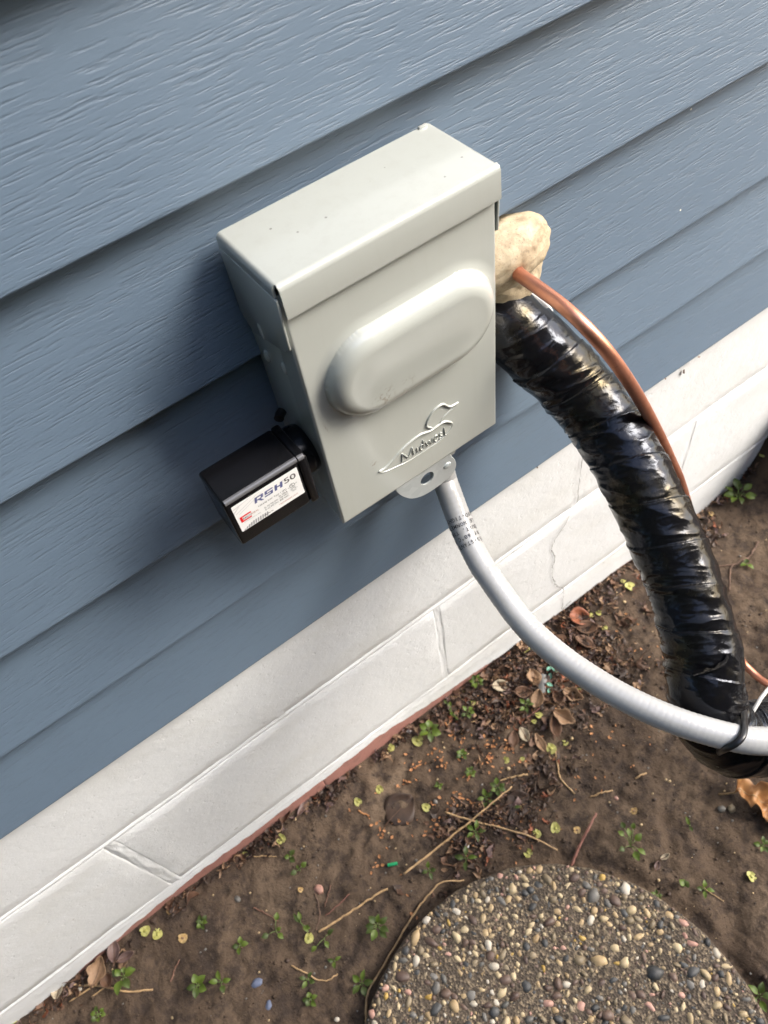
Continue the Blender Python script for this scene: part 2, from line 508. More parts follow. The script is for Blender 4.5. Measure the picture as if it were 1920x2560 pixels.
def ground_h(x, y, fine=True):
    x = np.asarray(x, float); y = np.asarray(y, float)
    w = np.exp(-np.clip(0.01 - y, 0, None) / 0.10)
    h = np.interp(x, CX, CZ) * w
    h = h + 0.20 * smooth01((x - 0.925) / 0.09) * np.exp(-(np.clip(-y, 0, None) / 0.16) ** 2) * np.exp(-np.clip(x - 1.1, 0, None) ** 2)
    r = np.hypot(x - SC[0], y - SC[1])
    ang = np.arctan2(y - SC[1], x - SC[0])
    gap = np.exp(-((r - SR - 0.006) / 0.014) ** 2) * (0.45 + 0.55 * np.clip(-np.cos(ang - 0.5), 0, 1))
    h = h - 0.020 * gap
    for fx, fy, ra, rb, th, dp in ((*(0.4717,-0.3353), 0.020, 0.013, 1.0, 0.009), (*(0.4276,-0.4039), 0.034, 0.016, 0.8, 0.010), (*(0.4345,-0.3017), 0.012, 0.008, .3, .005), (*(0.4501,-0.2773), .014, .009, .8, .005)):
        dx, dy = x - fx, y - fy
        u = (dx * math.cos(th) + dy * math.sin(th)) / ra; v = (-dx * math.sin(th) + dy * math.cos(th)) / rb
        h = h - dp * np.exp(-(u * u + v * v))
    far = np.exp(-(np.hypot(x - 0.3, y + 0.2) / 3.0) ** 2)
    h = h + 0.0035 * fbm(x * 14, y * 14, 3, 3) * (0.3 + 0.7 * far)
    if fine:
        h = h + (0.0020 * fbm(x * 75, y * 75, 9, 3) - 0.0050 * np.clip(vnoise(x * 95, y * 95, 31) - 0.30, 0, 1)) * far
    return h


def mulch_f(x, y):
    x = np.asarray(x, float); y = np.asarray(y, float)
    n = 0.5 * fbm(x * 22, y * 22, 77, 3)
    d1 = 1.0 - (np.abs(x - 0.47) / 0.20) ** 2 - (np.clip(-y, 0, None) / 0.155) ** 2
    d2 = 0.38 - (np.clip(-y, 0, None) / 0.030)
    d3 = 0.8 - (np.hypot((x - 0.30) / 0.16, (y + 0.155) / 0.06)) ** 2
    d4 = 0.9 - (np.abs(x - 0.75) / 0.12) ** 2 - (np.clip(-y, 0, None) / 0.06) ** 2
    return np.clip(np.maximum.reduce([d1, d2, d3 * 0.8, d4]) * 1.1 + n * 0.75, 0, 1)


def graded(lo, hi, step, far):
    inner = np.arange(lo, hi + step / 2, step)
    out = []
    d = step; p = hi
    while p < far:
        d *= 1.35; p += d; out.append(p)
    left = []
    d = step; p = lo
    while p > -far:
        d *= 1.35; p -= d; left.append(p)
    return np.r_[left[::-1], inner, out]


gx = graded(-0.50, 1.25, 0.0036, 60.0)
gy = graded(-0.52, 0.03, 0.0036, 60.0)
X, Y = np.meshgrid(gx, gy)
Z = ground_h(X, Y)
nx, ny = len(gx), len(gy)
idx = np.arange(nx * ny).reshape(ny, nx)
faces = np.stack([idx[:-1, :-1], idx[:-1, 1:], idx[1:, 1:], idx[1:, :-1]], -1).reshape(-1, 4)
me = bpy.data.meshes.new('ground')
me.from_pydata(np.stack([X, Y, Z], -1).reshape(-1, 3).tolist(), [], faces.tolist())
me.materials.append(M['soil'])
att = me.attributes.new('mulch', 'FLOAT', 'POINT')
att.data.foreach_set('value', mulch_f(X, Y).ravel().astype(np.float32))
g = link('ground', me, smooth=True)
tag(g, kind='structure')


def gh(x, y):
    return float(ground_h(x, y))


# unseen trees added at front and left to block sky and shape reflections
mbw = MB()
rw = np.random.default_rng(3)
NW = 14000
ang_ = rw.uniform(math.radians(178), math.radians(318), NW)
dist_ = rw.uniform(2.6, 4.2, NW)
hz_ = rw.random(NW) ** 0.8 * (3.4 + 0.9 * vnoise(ang_ * 5, ang_ * 0, 4) + 3.2 * smooth01((math.radians(245) - ang_) / 0.5))
for k in range(NW):
    c_ = np.array([0.3 + dist_[k] * math.cos(ang_[k]), -0.1 + dist_[k] * math.sin(ang_[k]), hz_[k]])
    u_ = rw.normal(size=3); u_ /= np.linalg.norm(u_)
    w_ = np.cross(u_, rw.normal(size=3)); w_ /= np.linalg.norm(w_)
    a_ = 0.10 + 0.10 * rw.random()
    mbw.add([c_ - u_ * a_, c_ + w_ * a_ * .5, c_ + u_ * a_, c_ - w_ * a_ * .5], [(0, 1, 2, 3)])
o = mbw.build('added_foliage_screen', M['weed_dark'])
tag(o, kind='stuff')

# ---------------------------------------------------------------- house wall (siding) and foundation
EZ = [0.4168, 0.5151, 0.6107, 0.7229, 0.8269, 0.9310]
while EZ[-1] < 2.7: EZ.append(EZ[-1] + 0.1016)
wall = thing('house_wall', 'slate blue vinyl clapboard siding wall with wood grain relief', 'house wall', (0.3, 0.02, EZ[0]))
xs = np.r_[np.linspace(-1.2, -0.5, 8), np.linspace(-0.45, 1.75, 111), np.linspace(1.9, 3.4, 16)]
for k in range(len(EZ) - 1):
    z0, z1 = EZ[k], EZ[k + 1]
    hgt = z1 - z0
    # profile (y, z): hidden top hem, face sloping out to the butt, rounded butt, return lip
    prof = [(0.0145, z1 + 0.010), (0.0139, z1 - 0.0005)]
    for t in np.linspace(0.06, 0.93, 9):
        prof.append((0.0140 * (1 - t) ** 1.05 + 0.0002, z1 - hgt * t))
    for a in np.linspace(0.15, 1, 6):
        prof.append((0.0022 - 0.0022 * math.cos((a - 0.35) * math.pi / 1.3) if a > 0.35 else 0.0001, z0 + 0.0026 - 0.0026 * math.sin(min(a, 1) * math.pi / 2) ** 1.2))
    prof += [(0.0070, z0 + 0.0002), (0.0146, z0 + 0.0006)]
    prof = np.array(prof)
    wob = 0.0007 * vnoise(xs * 1.9, np.full_like(xs, k * 3.7), 5)
    wz = 0.0006 * vnoise(xs * 1.3, np.full_like(xs, k * 2.1), 8)
    mb = MB()
    vs = [(x, p[0] + wob[i] * min(1, (0.0146 - p[0]) / 0.008), p[1] + wz[i]) for i, x in enumerate(xs) for p in prof]
    n = len(prof)
    fs = [(i * n + j, i * n + j + 1, (i + 1) * n + j + 1, (i + 1) * n + j) for i in range(len(xs) - 1) for j in range(n - 1)]
    mb.add(vs, fs)
    mb.build('siding_board', M['siding'], wall, auto=50)
mb = MB(); mb.box((-1.2, 0.0155, EZ[0] + 0.002), (3.4, 0.05, 2.75)); mb.build('sheathing', M['siding'], wall)
found = thing('foundation_wall', 'white painted concrete block foundation with bare red strip along the soil', 'foundation', (0.3, 0.02, 0.0))
YB = 0.0100
JT = 0.0040          # half mortar joint
M1, M2 = 0.2679, 0.0647
XJ = -0.0635


def block(x0, x1, z0, z1, mat, seed, side=1.0, back=0.0):
    """face with softly rounded arrises, slightly uneven"""
    bm = bmesh.new()
    r = 0.0026
    us = [x0, x0 + r * 0.4, x0 + r] + list(np.linspace(x0 + r, x1 - r, 22)[1:-1]) + [x1 - r, x1 - r * 0.4, x1]
    ws = [z0, z0 + r * 0.4, z0 + r] + list(np.linspace(z0 + r, z1 - r, 12)[1:-1]) + [z1 - r, z1 - r * 0.4, z1]
    grid = []
    for w in ws:
        row = []
        for u in us:
            du = min(u - x0, x1 - u) + (1 - side) * r; dw = min(w - z0, z1 - w)
            d = min(du, dw) + 0.0012 * float(vnoise(u * 130, w * 130, seed))
            dd = max(0.0, 1 - d / r)
            y = YB + back + 0.0016 * dd * dd + 0.0006 * float(fbm(u * 16, w * 16, 44, 2))
            row.append(bm.verts.new((u, y, w)))
        grid.append(row)
    for a in range(len(ws) - 1):
        for b in range(len(us) - 1):
            bm.faces.new((grid[a][b], grid[a][b + 1], grid[a + 1][b + 1], grid[a + 1][b]))
    mb = MB(); mb.bm(bm); bm.free()
    # back of the block
    mb.add([(x0, YB + 0.0030, z0), (x1, YB + 0.0030, z0), (x1, YB + 0.0030, z1), (x0, YB + 0.0030, z1), (x0, 0.12, z0), (x1, 0.12, z0), (x1, 0.12, z1), (x0, 0.12, z1)],
           [(0, 1, 5, 4), (2, 3, 7, 6), (1, 2, 6, 5), (3, 0, 4, 7), (4, 5, 6, 7)])
    mb.build('concrete_block', mat, found, auto=60)


for row, (zb, zt_) in enumerate(((M1 + JT, 0.44), (M2 + JT, M1 - JT), (-0.1385 + JT, M2 - JT))):
    offs = XJ + (0.2032 if row in (0, 2) else 0.0)
    for k in range(-3, 8):
        xa = offs + 0.4064 * k
        block(xa + (0.0058 if row == 1 and k == 0 else 0.0002 if row == 2 else JT), xa + 0.4064 - (0.0058 if row == 1 and k == -1 else 0.0002 if row == 2 else JT), zb, zt_, M['primer'] if row == 2 else M['block'], 40 + row * 20 + k, 0.0 if row == 0 else (0.7 if k in (0, -1) else 0.25), 0.0010 if row == 2 else 0.0)
mb = MB()
# mortar beds, painted over and slightly hollow
for zc in (M1, M2):
    vs, fs = [], []
    us = np.linspace(-1.25, 3.1, 400)
    for i, u in enumerate(us):
        for j, t in enumerate(np.linspace(-1, 1, 5)):
            vs.append((u, YB + 0.0011 - 0.0021 * (1 - t * t) * (0.85 + 0.15 * float(vnoise(u * 22, 7.0, 9))) + 0.0006 * float(fbm(u * 16, (zc + t * JT) * 16, 44, 2)) + 0.0006 * float(vnoise(u * 60, j * 1.7, 3)), zc + t * (JT + 0.001)))
    fs = [(i * 5 + j, (i + 1) * 5 + j, (i + 1) * 5 + j + 1, i * 5 + j + 1) for i in range(len(us) - 1) for j in range(4)]
    mb.add(vs, fs)
for row, (zb, zt_) in enumerate(((M1 + JT, 0.44), (M2 + JT, M1 - JT))):
    offs = XJ + (0.2032 if row == 0 else 0.0)
    for k in range(-3, 9):
        xa = offs + 0.4064 * k
        depth = 0.00045 if row == 1 else 0.00006
        vs, fs = [], []
        ws = np.linspace(zb - 0.003, zt_ + 0.003, 60)
        for i, w in enumerate(ws):
            for j, t in enumerate(np.linspace(-1, 1, 9)):
                vs.append((xa + t * ((0.0070 if row == 1 and k == 0 else JT + 0.001)), YB + (depth if k or row == 0 else 0.0005 - 0.0008 * (1 - (t - 0.2) ** 2) + 0.00008 * float(fbm(w * 190, t * 3.0, 71, 2))) + 0.0006 * float(fbm((xa + t * JT) * 16, w * 16, 44, 2)) + (0.0006 if row and k == 0 else 0.0003 if row else 0.0) * float(vnoise(w * 80, j * 1.3 + k, 6)), w))
        fs = [(i * 9 + j, i * 9 + j + 1, (i + 1) * 9 + j + 1, (i + 1) * 9 + j) for i in range(len(ws) - 1) for j in range(8)]
        mb.add(vs, fs)
mb.build('mortar_joint', M['block'], found, smooth=True)

# the white paint stops short of the soil with a ragged edge
PE = [(-0.6, -0.02), (-0.36, 0.0), (-0.25, 0.016), (-0.182, 0.0302), (-0.13, 0.0392), (-0.043, 0.0472), (0.014, 0.043), (0.1425, 0.0443), (0.2235, 0.0483), (0.312, 0.0268), (0.42, 0.0146), (0.52, 0.006), (0.66, 0.001), (0.85, -0.03), (3.4, -0.05)]
us = np.r_[np.linspace(-1.25, -0.32, 30), np.linspace(-0.318, 1.0, 700), np.linspace(1.01, 3.1, 60)]
ez = np.interp(us, [a for a, b in PE], [b for a, b in PE])
ez = ez + 0.0028 * fbm(us * 45, us * 0 + 1.5, 12, 3) + 0.0035 * np.clip(vnoise(us * 150, us * 0 + 8, 4), 0.35, 1) - 0.006 * np.clip(vnoise(us * 38, us * 0 + 3, 21) - 0.55, 0, 1)
mb = MB()
vs = []
rows_t = [0, 0.25, 0.5, 0.75, 0.9, 1.0]
for i, u in enumerate(us):
    for t in rows_t:
        zz = (M2 - JT - 0.0002) * (1 - t) + ez[i] * t
        yy = YB - 0.0007 + 0.0006 * float(fbm(u * 16, zz * 16, 44, 2)) + (0.0016 * max(0, 1 - (M2 - JT - zz) / 0.0026) ** 2)
        yy -= 0.0007 * (t > 0.88)
        vs.append((u, yy, zz))
    vs.append((u, YB + 0.0022, ez[i] + 0.0003))
n = len(rows_t) + 1
mb.add(vs, [(i * n + j, i * n + j + 1, (i + 1) * n + j + 1, (i + 1) * n + j) for i in range(len(us) - 1) for j in range(n - 1)])
mb.build('paint_film', M['block'], found, auto=50)


def ribbon(mb, pts, w, y, seed=1, mi=0):
    P = spline([(a, b) for a, b in pts], max(24, len(pts) * 9))
    P = P + 0.0016 * np.stack([vnoise(np.arange(len(P)) * 0.9, 0 * P[:, 0] + 2, seed), vnoise(np.arange(len(P)) * 0.9, 0 * P[:, 0] + 9, seed)], 1)
    T = np.gradient(P, axis=0); T /= np.linalg.norm(T, axis=1)[:, None] + 1e-9
    Nn = np.stack([-T[:, 1], T[:, 0]], 1)
    ww = w * (0.6 + 0.4 * vnoise(np.arange(len(P)) * 0.7, 0 * P[:, 0], seed + 5))
    vs = []
    for i in range(len(P)):
        a = P[i] + Nn[i] * ww[i]; b = P[i] - Nn[i] * ww[i]
        vs += [(a[0], y, a[1]), (b[0], y, b[1])]
    mb.add(vs, [(2 * i, 2 * i + 1, 2 * i + 3, 2 * i + 2) for i in range(len(P) - 1)], mi)


mb = MB()
ribbon(mb, [(0.5398, 0.262), (0.5335, 0.2503), (0.5149, 0.2182), (0.5219, 0.1823), (0.5206, 0.1403), (0.533, 0.0985), (0.5466, 0.0722), (0.5491, 0.012)], 0.0007, YB - 0.0016, 3)
ribbon(mb, [(0.5468, 0.375), (0.5478, 0.321), (0.5491, 0.2764)], 0.0005, YB - 0.0016, 4)
ribbon(mb, [(0.549, 0.012), (0.556, 0.013), (0.566, 0.018)], 0.0009, YB - 0.0020, 7)
mb.build('crack', M['crack'], found)

# ---------------------------------------------------------------- disconnect enclosure
X0, BW, ZT, BD = 0.2394, 0.1374, 0.8061, 0.0573
X1 = X0 + BW
ZC = 0.6051
CX0, CX1 = 0.2410, 0.3749
YC = -0.0543
SH = 0.0013
encl = thing('disconnect_box', 'grey metal outdoor disconnect box with raised oval bulge mounted on blue siding', 'electrical box', ((X0 + X1) / 2, 0.0, ZC))
# body behind the cover
mb = MB()
mb.box((CX0 + 0.0008, -0.0385, ZC + 0.002), (CX1 - 0.0008, 0.0030, ZT - 0.004), 0.0012)
mb.build('enclosure_body', M['coat'], encl, auto=35)
# small stamped dimples in the left side of the body
for (yy, zz, r_) in ((-0.0105, 0.7295, 0.0030), (-0.0330, 0.7365, 0.0030)):
    bm = bmesh.new(); bmesh.ops.create_icosphere(bm, subdivisions=3, radius=1.0)
    mb = MB(); mb.bm(bm, mat=Matrix.Translation((CX0 + 0.0006, yy, zz)) @ Matrix.Diagonal((0.0019, r_, r_ * 1.5, 1))); bm.free()
    mb.build('dimple', M['coat'], encl, smooth=True)

# front cover: a sheet with a pressed oval bulge, folded sides
us = np.arange(CX0, CX1 + 1e-6, 0.00065); us[-1] = CX1
ws = np.arange(ZC, 0.800, 0.00065)
U, Wz = np.meshgrid(us, ws)
cxa, cxb, czc, rad = 0.2830, 0.3392, 0.7250, 0.0308
dx = np.clip(np.maximum(cxa - U, U - cxb), 0, None)
dist = rad - np.hypot(dx, Wz - czc)                    # >0 inside the oval
t = np.clip(dist / 0.0115, 0, 1)
dome = np.sqrt(np.clip(1 - (1 - t) ** 2.1, 0, 1)) * 0.0098 + 0.0006 * smooth01((dist - 0.010) / 0.022)
fil = np.clip(dist, -0.007, 0.0) / 0.007
low = smooth01((Wz - czc + 0.02) / 0.05)
dome = dome + 0.0014 * (1 + fil) ** 2 * (dist <= 0) * (0.35 + 0.65 * low) + 0.0014 * (dist > 0) * (0.35 + 0.65 * low)
edge = np.minimum(np.minimum(U - CX0, CX1 - U), Wz - ZC)
rb = 0.0016
e = np.clip(1 - edge / rb, 0, 1)
Yf = YC - dome + rb * (1 - np.sqrt(np.clip(1 - e * e, 0, 1))) + 0.00025 * fbm(U * 18, Wz * 18, 2, 2)
Yf = np.where(edge <= 1e-9, YC + rb, Yf)
n0, n1 = len(us), len(ws)
idx = np.arange(n0 * n1).reshape(n1, n0)
mb = MB()
mb.v = np.stack([U, Yf, Wz], -1).reshape(-1, 3).tolist()
mb.f = np.stack([idx[:-1, :-1], idx[:-1, 1:], idx[1:, 1:], idx[1:, :-1]], -1).reshape(-1, 4).tolist()
mb.m = [0] * len(mb.f)
ys = YC + rb
yr = YC + 0.0185
kink = [(ys, ZC), (ys + 0.004, ZC), (ys + 0.0055, ZC + 0.004), (yr, ZC + 0.0055), (yr, 0.800), (ys, 0.800)]
for xa in (CX0, CX1):
    mb.add([(xa, y, z) for y, z in kink], [tuple(range(6))])
mb.add([(CX0, ys, ZC), (CX1, ys, ZC), (CX1, ys + 0.004, ZC), (CX0, ys + 0.004, ZC)], [(0, 1, 2, 3)])
cov = mb.build('cover', M['coat'], encl, auto=50)
line = np.exp(-(((dist + 0.0004) / 0.0006) ** 2)) * smooth01((czc - 0.006 - Wz) / 0.02) * np.clip(0.55 + 0.9 * fbm(U * 120, Wz * 120, 8, 2), 0, 1) * 0.75
run = np.exp(-(((U - 0.268) / 0.010) ** 2 + ((Wz - 0.6935) / 0.0022) ** 2)) * 0.25
sm = 0
for (qx, qz, ra) in ((0.283, 0.7085, 0.006), (0.296, 0.7015, 0.004), (0.300, 0.709, 0.0035), (0.3605, 0.7125, 0.0025), (0.272, 0.6445, 0.003)):
    sm = sm + np.exp(-(((U - qx) ** 2 + (Wz - qz) ** 2) / ra ** 2)) * np.clip(fbm(U * 700, Wz * 700, 19, 2) * 1.4 - 0.25, 0, 1) * 0.8
sc_ = np.exp(-(((U - 0.2470 - (Wz - 0.70) * -0.25) / 0.00035) ** 2 + ((Wz - 0.7000) / 0.004) ** 2)) * 0.5
stain = np.clip(line + run + sm + sc_, 0, 0.9).ravel()
at_ = cov.data.attributes.new('stain', 'FLOAT', 'POINT')
buf = np.zeros(len(cov.data.vertices), np.float32); buf[:len(stain)] = stain
at_.data.foreach_set('value', buf)

# rain hood: rolled top sheet, front lip, two side flanges
r = 0.0032
arc = [(a, r) for a in np.linspace(0, math.pi / 2, 7)]
top = []
zf = ZT - 0.0075
left = [(X0, zf)] + [(X0 + r - r * math.cos(a), ZT - r + r * math.sin(a)) for a, _ in arc]
right = [(X1 - r + r * math.sin(a), ZT - r + r * math.cos(a)) for a, _ in arc] + [(X1, zf)]
outer = left + right
inner = [(X1 - SH, zf)] + [(X1 - r + (r - SH) * math.sin(a), ZT - r + (r - SH) * math.cos(a)) for a, _ in arc[::-1]] + [(X0 + r - (r - SH) * math.cos(a), ZT - r + (r - SH) * math.sin(a)) for a, _ in arc[::-1]] + [(X0 + SH, zf)]
rf = 0.0036
mb = MB()
poly = outer + inner
no = len(outer)
yA, yB_ = 0.0015, -(BD - rf)
A = [(p[0], yA, p[1]) for p in poly]; Bv = [(p[0], yB_, p[1]) for p in poly]
m_ = len(poly)
fs = [(i, (i + 1) % m_, m_ + (i + 1) % m_, m_ + i) for i in range(m_)]
for i in range(no - 1):
    fs.append((m_ + i, m_ + i + 1, m_ + m_ - 2 - i, m_ + m_ - 1 - i))
    fs.append((i + 1, i, m_ - 1 - i, m_ - 2 - i))
mb.add(A + Bv, fs)
# front lip
lx0, lx1 = X0 + 0.0022, X1 - 0.0010
pr_o = [(-(BD - rf), ZT)] + [(-(BD - rf) - rf * math.sin(a), ZT - rf + rf * math.cos(a)) for a in np.linspace(0, math.pi / 2, 8)[1:]] + [(-BD - 0.0006, ZT - 0.0185), (-BD - 0.0004, ZT - 0.0194)]
pr_i = [(-BD + SH - 0.0004, ZT - 0.0192)] + [(-(BD - rf) - (rf - SH) * math.sin(a), ZT - rf + (rf - SH) * math.cos(a)) for a in np.linspace(0, math.pi / 2, 8)[::-1]]
lp = pr_o + pr_i
nl = len(lp); nh = len(pr_o)
xsl = np.linspace(lx0, lx1, 40)
vs = []
for i, x in enumerate(xsl):
    for q in lp:
        k = 1.0 - 0.0
        vs.append((x, q[0] + 0.0003 * float(vnoise(x * 25, 1.0, 2)) * (q[1] < ZT - 0.006), q[1] + 0.0003 * float(vnoise(x * 60, 3.0, 5)) * (q[1] < ZT - 0.017)))
fs = [(i * nl + j, i * nl + (j + 1) % nl, (i + 1) * nl + (j + 1) % nl, (i + 1) * nl + j) for i in range(len(xsl) - 1) for j in range(nl)]
fs += [tuple(range(nl)), tuple((len(xsl) - 1) * nl + j for j in range(nl))[::-1]]
mb.add(vs, fs)
# little raised tabs left at the rear corners of the top sheet
mb.box((X1 - 0.0095, -0.0006, ZT - 0.0012), (X1 - 0.004, 0.0014, ZT + 0.0012), 0.0004)
flange = [(0.0015, zf), (0.0015, 0.757), (-0.0010, 0.7535), (-0.0084, 0.748), (-0.0475, 0.7600), (-0.0512, 0.7640), (-0.0545, 0.7660), (-0.0562, zf)]
mb.prism([(y, min(z, ZT - 0.0060)) for y, z in flange], 'x', X0 - 0.0004, X0 + SH - 0.0004, bev=0.0004)
mb.prism([(y, max(z, 0.760)) for y, z in flange], 'x', X1 - SH, X1, bev=0.0004)
bm = bmesh.new(); bmesh.ops.create_icosphere(bm, subdivisions=3, radius=1.0)
mb.bm(bm, mat=Matrix.Translation((X0 + 0.0002, -0.0205, 0.7565)) @ Matrix.Diagonal((0.0012, 0.003, 0.0065, 1))); bm.free()
mb.build('rain_hood', M['coat'], encl, auto=40)

# embossed duck and lettering: raised beads pressed in the cover
mb = MB()


def bead(mb, pts, w, hgt, n=None):
    P2 = spline(pts, n or max(10, len(pts) * 7)) if len(pts) > 2 else np.array(pts, float)
    T = np.gradient(P2, axis=0); T /= np.linalg.norm(T, axis=1)[:, None] + 1e-12
    Nn = np.stack([-T[:, 1], T[:, 0]], 1)
    prof = [(-1, 0.0), (-0.7, 0.62), (-0.25, 0.97), (0.25, 0.97), (0.7, 0.62), (1, 0.0)]
    vs = []
    for i in range(len(P2)):
        s_ = 1.0 if 0 < i < len(P2) - 1 else 0.35
        for a, b in prof:
            q = P2[i] + Nn[i] * a * w * s_
            vs.append((q[0], YC + 0.00018 - b * hgt * (1 if s_ == 1 else 0.3), q[1]))
    k = len(prof)
    mb.add(vs, [(i * k + j, i * k + j + 1, (i + 1) * k + j + 1, (i + 1) * k + j) for i in range(len(P2) - 1) for j in range(k - 1)])


DUCK1 = [(0.3424, 0.6521), (0.3396, 0.6521), (0.3356, 0.6528), (0.3328, 0.6557), (0.33, 0.6592), (0.3266, 0.66), (0.3221, 0.6588), (0.3178, 0.655), (0.3154, 0.6504), (0.3161, 0.6477), (0.3196, 0.6436)]
DUCK2 = [(0.3361, 0.6359), (0.3337, 0.639), (0.3298, 0.6422), (0.3247, 0.6425), (0.3181, 0.6422), (0.3109, 0.6446), (0.3049, 0.6447), (0.2978, 0.6431), (0.2916, 0.6407), (0.2857, 0.6373), (0.2795, 0.6349), (0.2743, 0.6351)]
DUCK3 = [(0.2743, 0.6351), (0.2765, 0.6326), (0.2811, 0.6303), (0.287, 0.6290), (0.2938, 0.6272), (0.303, 0.6262), (0.312, 0.6262), (0.322, 0.6264), (0.330, 0.6284), (0.3355, 0.6325), (0.3361, 0.6359)]
BEAK = [(0.3424, 0.6516), (0.3369, 0.6495), (0.3302, 0.6474), (0.3272, 0.6450), (0.3262, 0.6425)]
bead(mb, DUCK1, 0.00085, 0.0012)
bead(mb, DUCK2, 0.00095, 0.0013)
bead(mb, DUCK3, 0.0005, 0.0006)
bead(mb, BEAK, 0.0005, 0.0006)
bead(mb, [(0.3276, 0.6552), (0.3286, 0.6549)], 0.0008, 0.0008)
mb.build('duck_emblem', M['coat'], encl, smooth=True)
mb = MB()
L0, ZB = 0.2925, 0.6296


def stroke(pts, w=0.00046):
    bead(mb, [(L0 + a * 0.001, ZB + b * 0.001 - 0.00003 * a) for a, b in pts], w, 0.00105)


# M i d w e s t, in millimetres on the cover
stroke([(0.2, 0.2), (0.9, 4.5), (1.6, 8.6)]); stroke([(1.6, 8.6), (3.6, 4.6), (5.6, 1.2)]); stroke([(5.6, 1.2), (7.6, 5.0), (9.6, 8.8)]); stroke([(9.6, 8.8), (10.0, 4.4), (10.3, 0.2)]); stroke([(-0.8, 0.0), (1.6, 0.1)]); stroke([(9.0, 0.1), (11.8, 0.2)]); stroke([(0.6, 8.8), (2.2, 8.5)])
stroke([(13.3, 5.6), (13.4, 3.0), (13.5, 0.4)]); stroke([(12.6, 0.2), (14.6, 0.3)]); stroke([(13.3, 7.6), (13.7, 7.4)], 0.0007)
stroke([(18.6, 4.8), (17.2, 5.6), (16.0, 4.0), (16.0, 1.8), (17.0, 0.4), (18.6, 1.2)]); stroke([(18.7, 9.4), (18.75, 5.0), (18.9, 0.3)]); stroke([(17.9, 9.3), (18.7, 9.4)])
stroke([(20.6, 5.6), (21.4, 2.8), (22.2, 0.5)]); stroke([(22.2, 0.5), (23.0, 3.0), (23.6, 5.0)]); stroke([(23.6, 5.0), (24.4, 2.6), (25.2, 0.6)]); stroke([(25.2, 0.6), (26.0, 3.0), (26.6, 5.6)])
stroke([(27.8, 3.0), (30.6, 3.2)]); stroke([(30.6, 3.2), (30.2, 5.4), (28.8, 5.7), (27.8, 4.0), (27.9, 1.6), (29.2, 0.4), (30.8, 1.4)])
stroke([(34.4, 5.0), (33.2, 5.7), (32.2, 4.6), (33.0, 3.3), (34.4, 2.2), (34.0, 0.7), (32.6, 0.5), (31.8, 1.4)])
stroke([(36.6, 8.2), (36.7, 4.0), (36.9, 1.2), (37.9, 0.5)]); stroke([(35.4, 5.6), (38.2, 5.8)])
mb.build('raised_lettering', M['coat'], encl, smooth=True)
mb = MB()
for k in range(1):
    bead(mb, [(0.3422 + 0.0022 * math.cos(a), 0.6305 + 0.0022 * math.sin(a)) for a in np.linspace(0, 2 * math.pi, 16)], 0.0003, 0.0003)
    bead(mb, [(0.3415, 0.6294), (0.3415, 0.6305), (0.3416, 0.6317)], 0.0003, 0.0003)
    bead(mb, [(0.3416, 0.6317), (0.3428, 0.6314), (0.3427, 0.6307), (0.3416, 0.6305)], 0.0003, 0.0003)
    bead(mb, [(0.3420, 0.6305), (0.3424, 0.6299), (0.3430, 0.6293)], 0.0003, 0.0003)
mb.build('registered_mark', M['coat'], encl, smooth=True)

# galvanised hasp tab under the cover, with a padlock hole
mb = MB()
out = [(0.2862, 0.6085), (0.2856, 0.6022), (0.2893, 0.5929), (0.2935, 0.5866), (0.2973, 0.5824), (0.3042, 0.5784), (0.3110, 0.5768), (0.3179, 0.5766), (0.3270, 0.5776), (0.3343, 0.5800), (0.3372, 0.5840), (0.3380, 0.5890), (0.3367, 0.5955), (0.3340, 0.6012), (0.3330, 0.6085)]
O = spline(out, 400)
hc, hr = (0.3119, 0.5938), 0.0059
a_o = np.arctan2(O[:, 1] - hc[1], O[:, 0] - hc[0]); r_o = np.hypot(O[:, 1] - hc[1], O[:, 0] - hc[0])
so = np.argsort(a_o); ang = np.linspace(-math.pi, math.pi, 97)[:-1]
r_u = np.interp(ang, a_o[so], r_o[so], period=2 * math.pi)
O = np.stack([hc[0] + r_u * np.cos(ang), hc[1] + r_u * np.sin(ang)], 1)
I = np.stack([hc[0] + hr * np.cos(ang), hc[1] + hr * np.sin(ang)], 1)
ins = np.array(hc) + (O - np.array(hc)) * 0.985
y0, y1 = YC + 0.0012, YC + 0.0025
n = len(O)
vs = [(p[0], y0, p[1]) for p in I] + [(p[0], y0, p[1]) for p in ins] + [(p[0], y0 + 0.0004, p[1]) for p in O] + [(p[0], y1, p[1]) for p in O] + [(p[0], y1, p[1]) for p in I]
fs = []
for a in range(5):
    b = (a + 1) % 5
    fs += [(a * n + i, a * n + i + 1, b * n + i + 1, b * n + i) for i in range(n - 1)]
    fs += [(a * n + n - 1, a * n, b * n, b * n + n - 1)]
mb.add(vs, fs)
bm = bmesh.new(); bmesh.ops.create_icosphere(bm, subdivisions=3, radius=1.0)
mb.bm(bm, mat=Matrix.Translation((0.3300, y0 + 0.0003, 0.5935)) @ Matrix.Diagonal((0.0036, 0.0014, 0.0030, 1))); bm.free()
mb.build('hasp_tab', M['galv'], encl, auto=40)
mb = MB(); mb.prism([(0.3330, 0.609), (0.3475, 0.609), (0.3475, 0.592), (0.3450, 0.5850), (0.3330, 0.5850)], 'y', -0.0425, -0.0412, bev=0.0003)
mb.build('rear_tab', M['coat'], encl)
# conduit connector below the box
mb = MB()
for (za, zb_, ra) in ((0.6068, 0.5990, 0.0120), (0.5990, 0.5900, 0.0108)):
    mb.tube([(0.3405, -0.0235, za), (0.3405, -0.0237, (za + zb_) / 2), (0.3405, -0.0240, zb_)], [ra, ra, ra], 28)
mb.build('conduit_connector', M['conduit'], encl, auto=40)

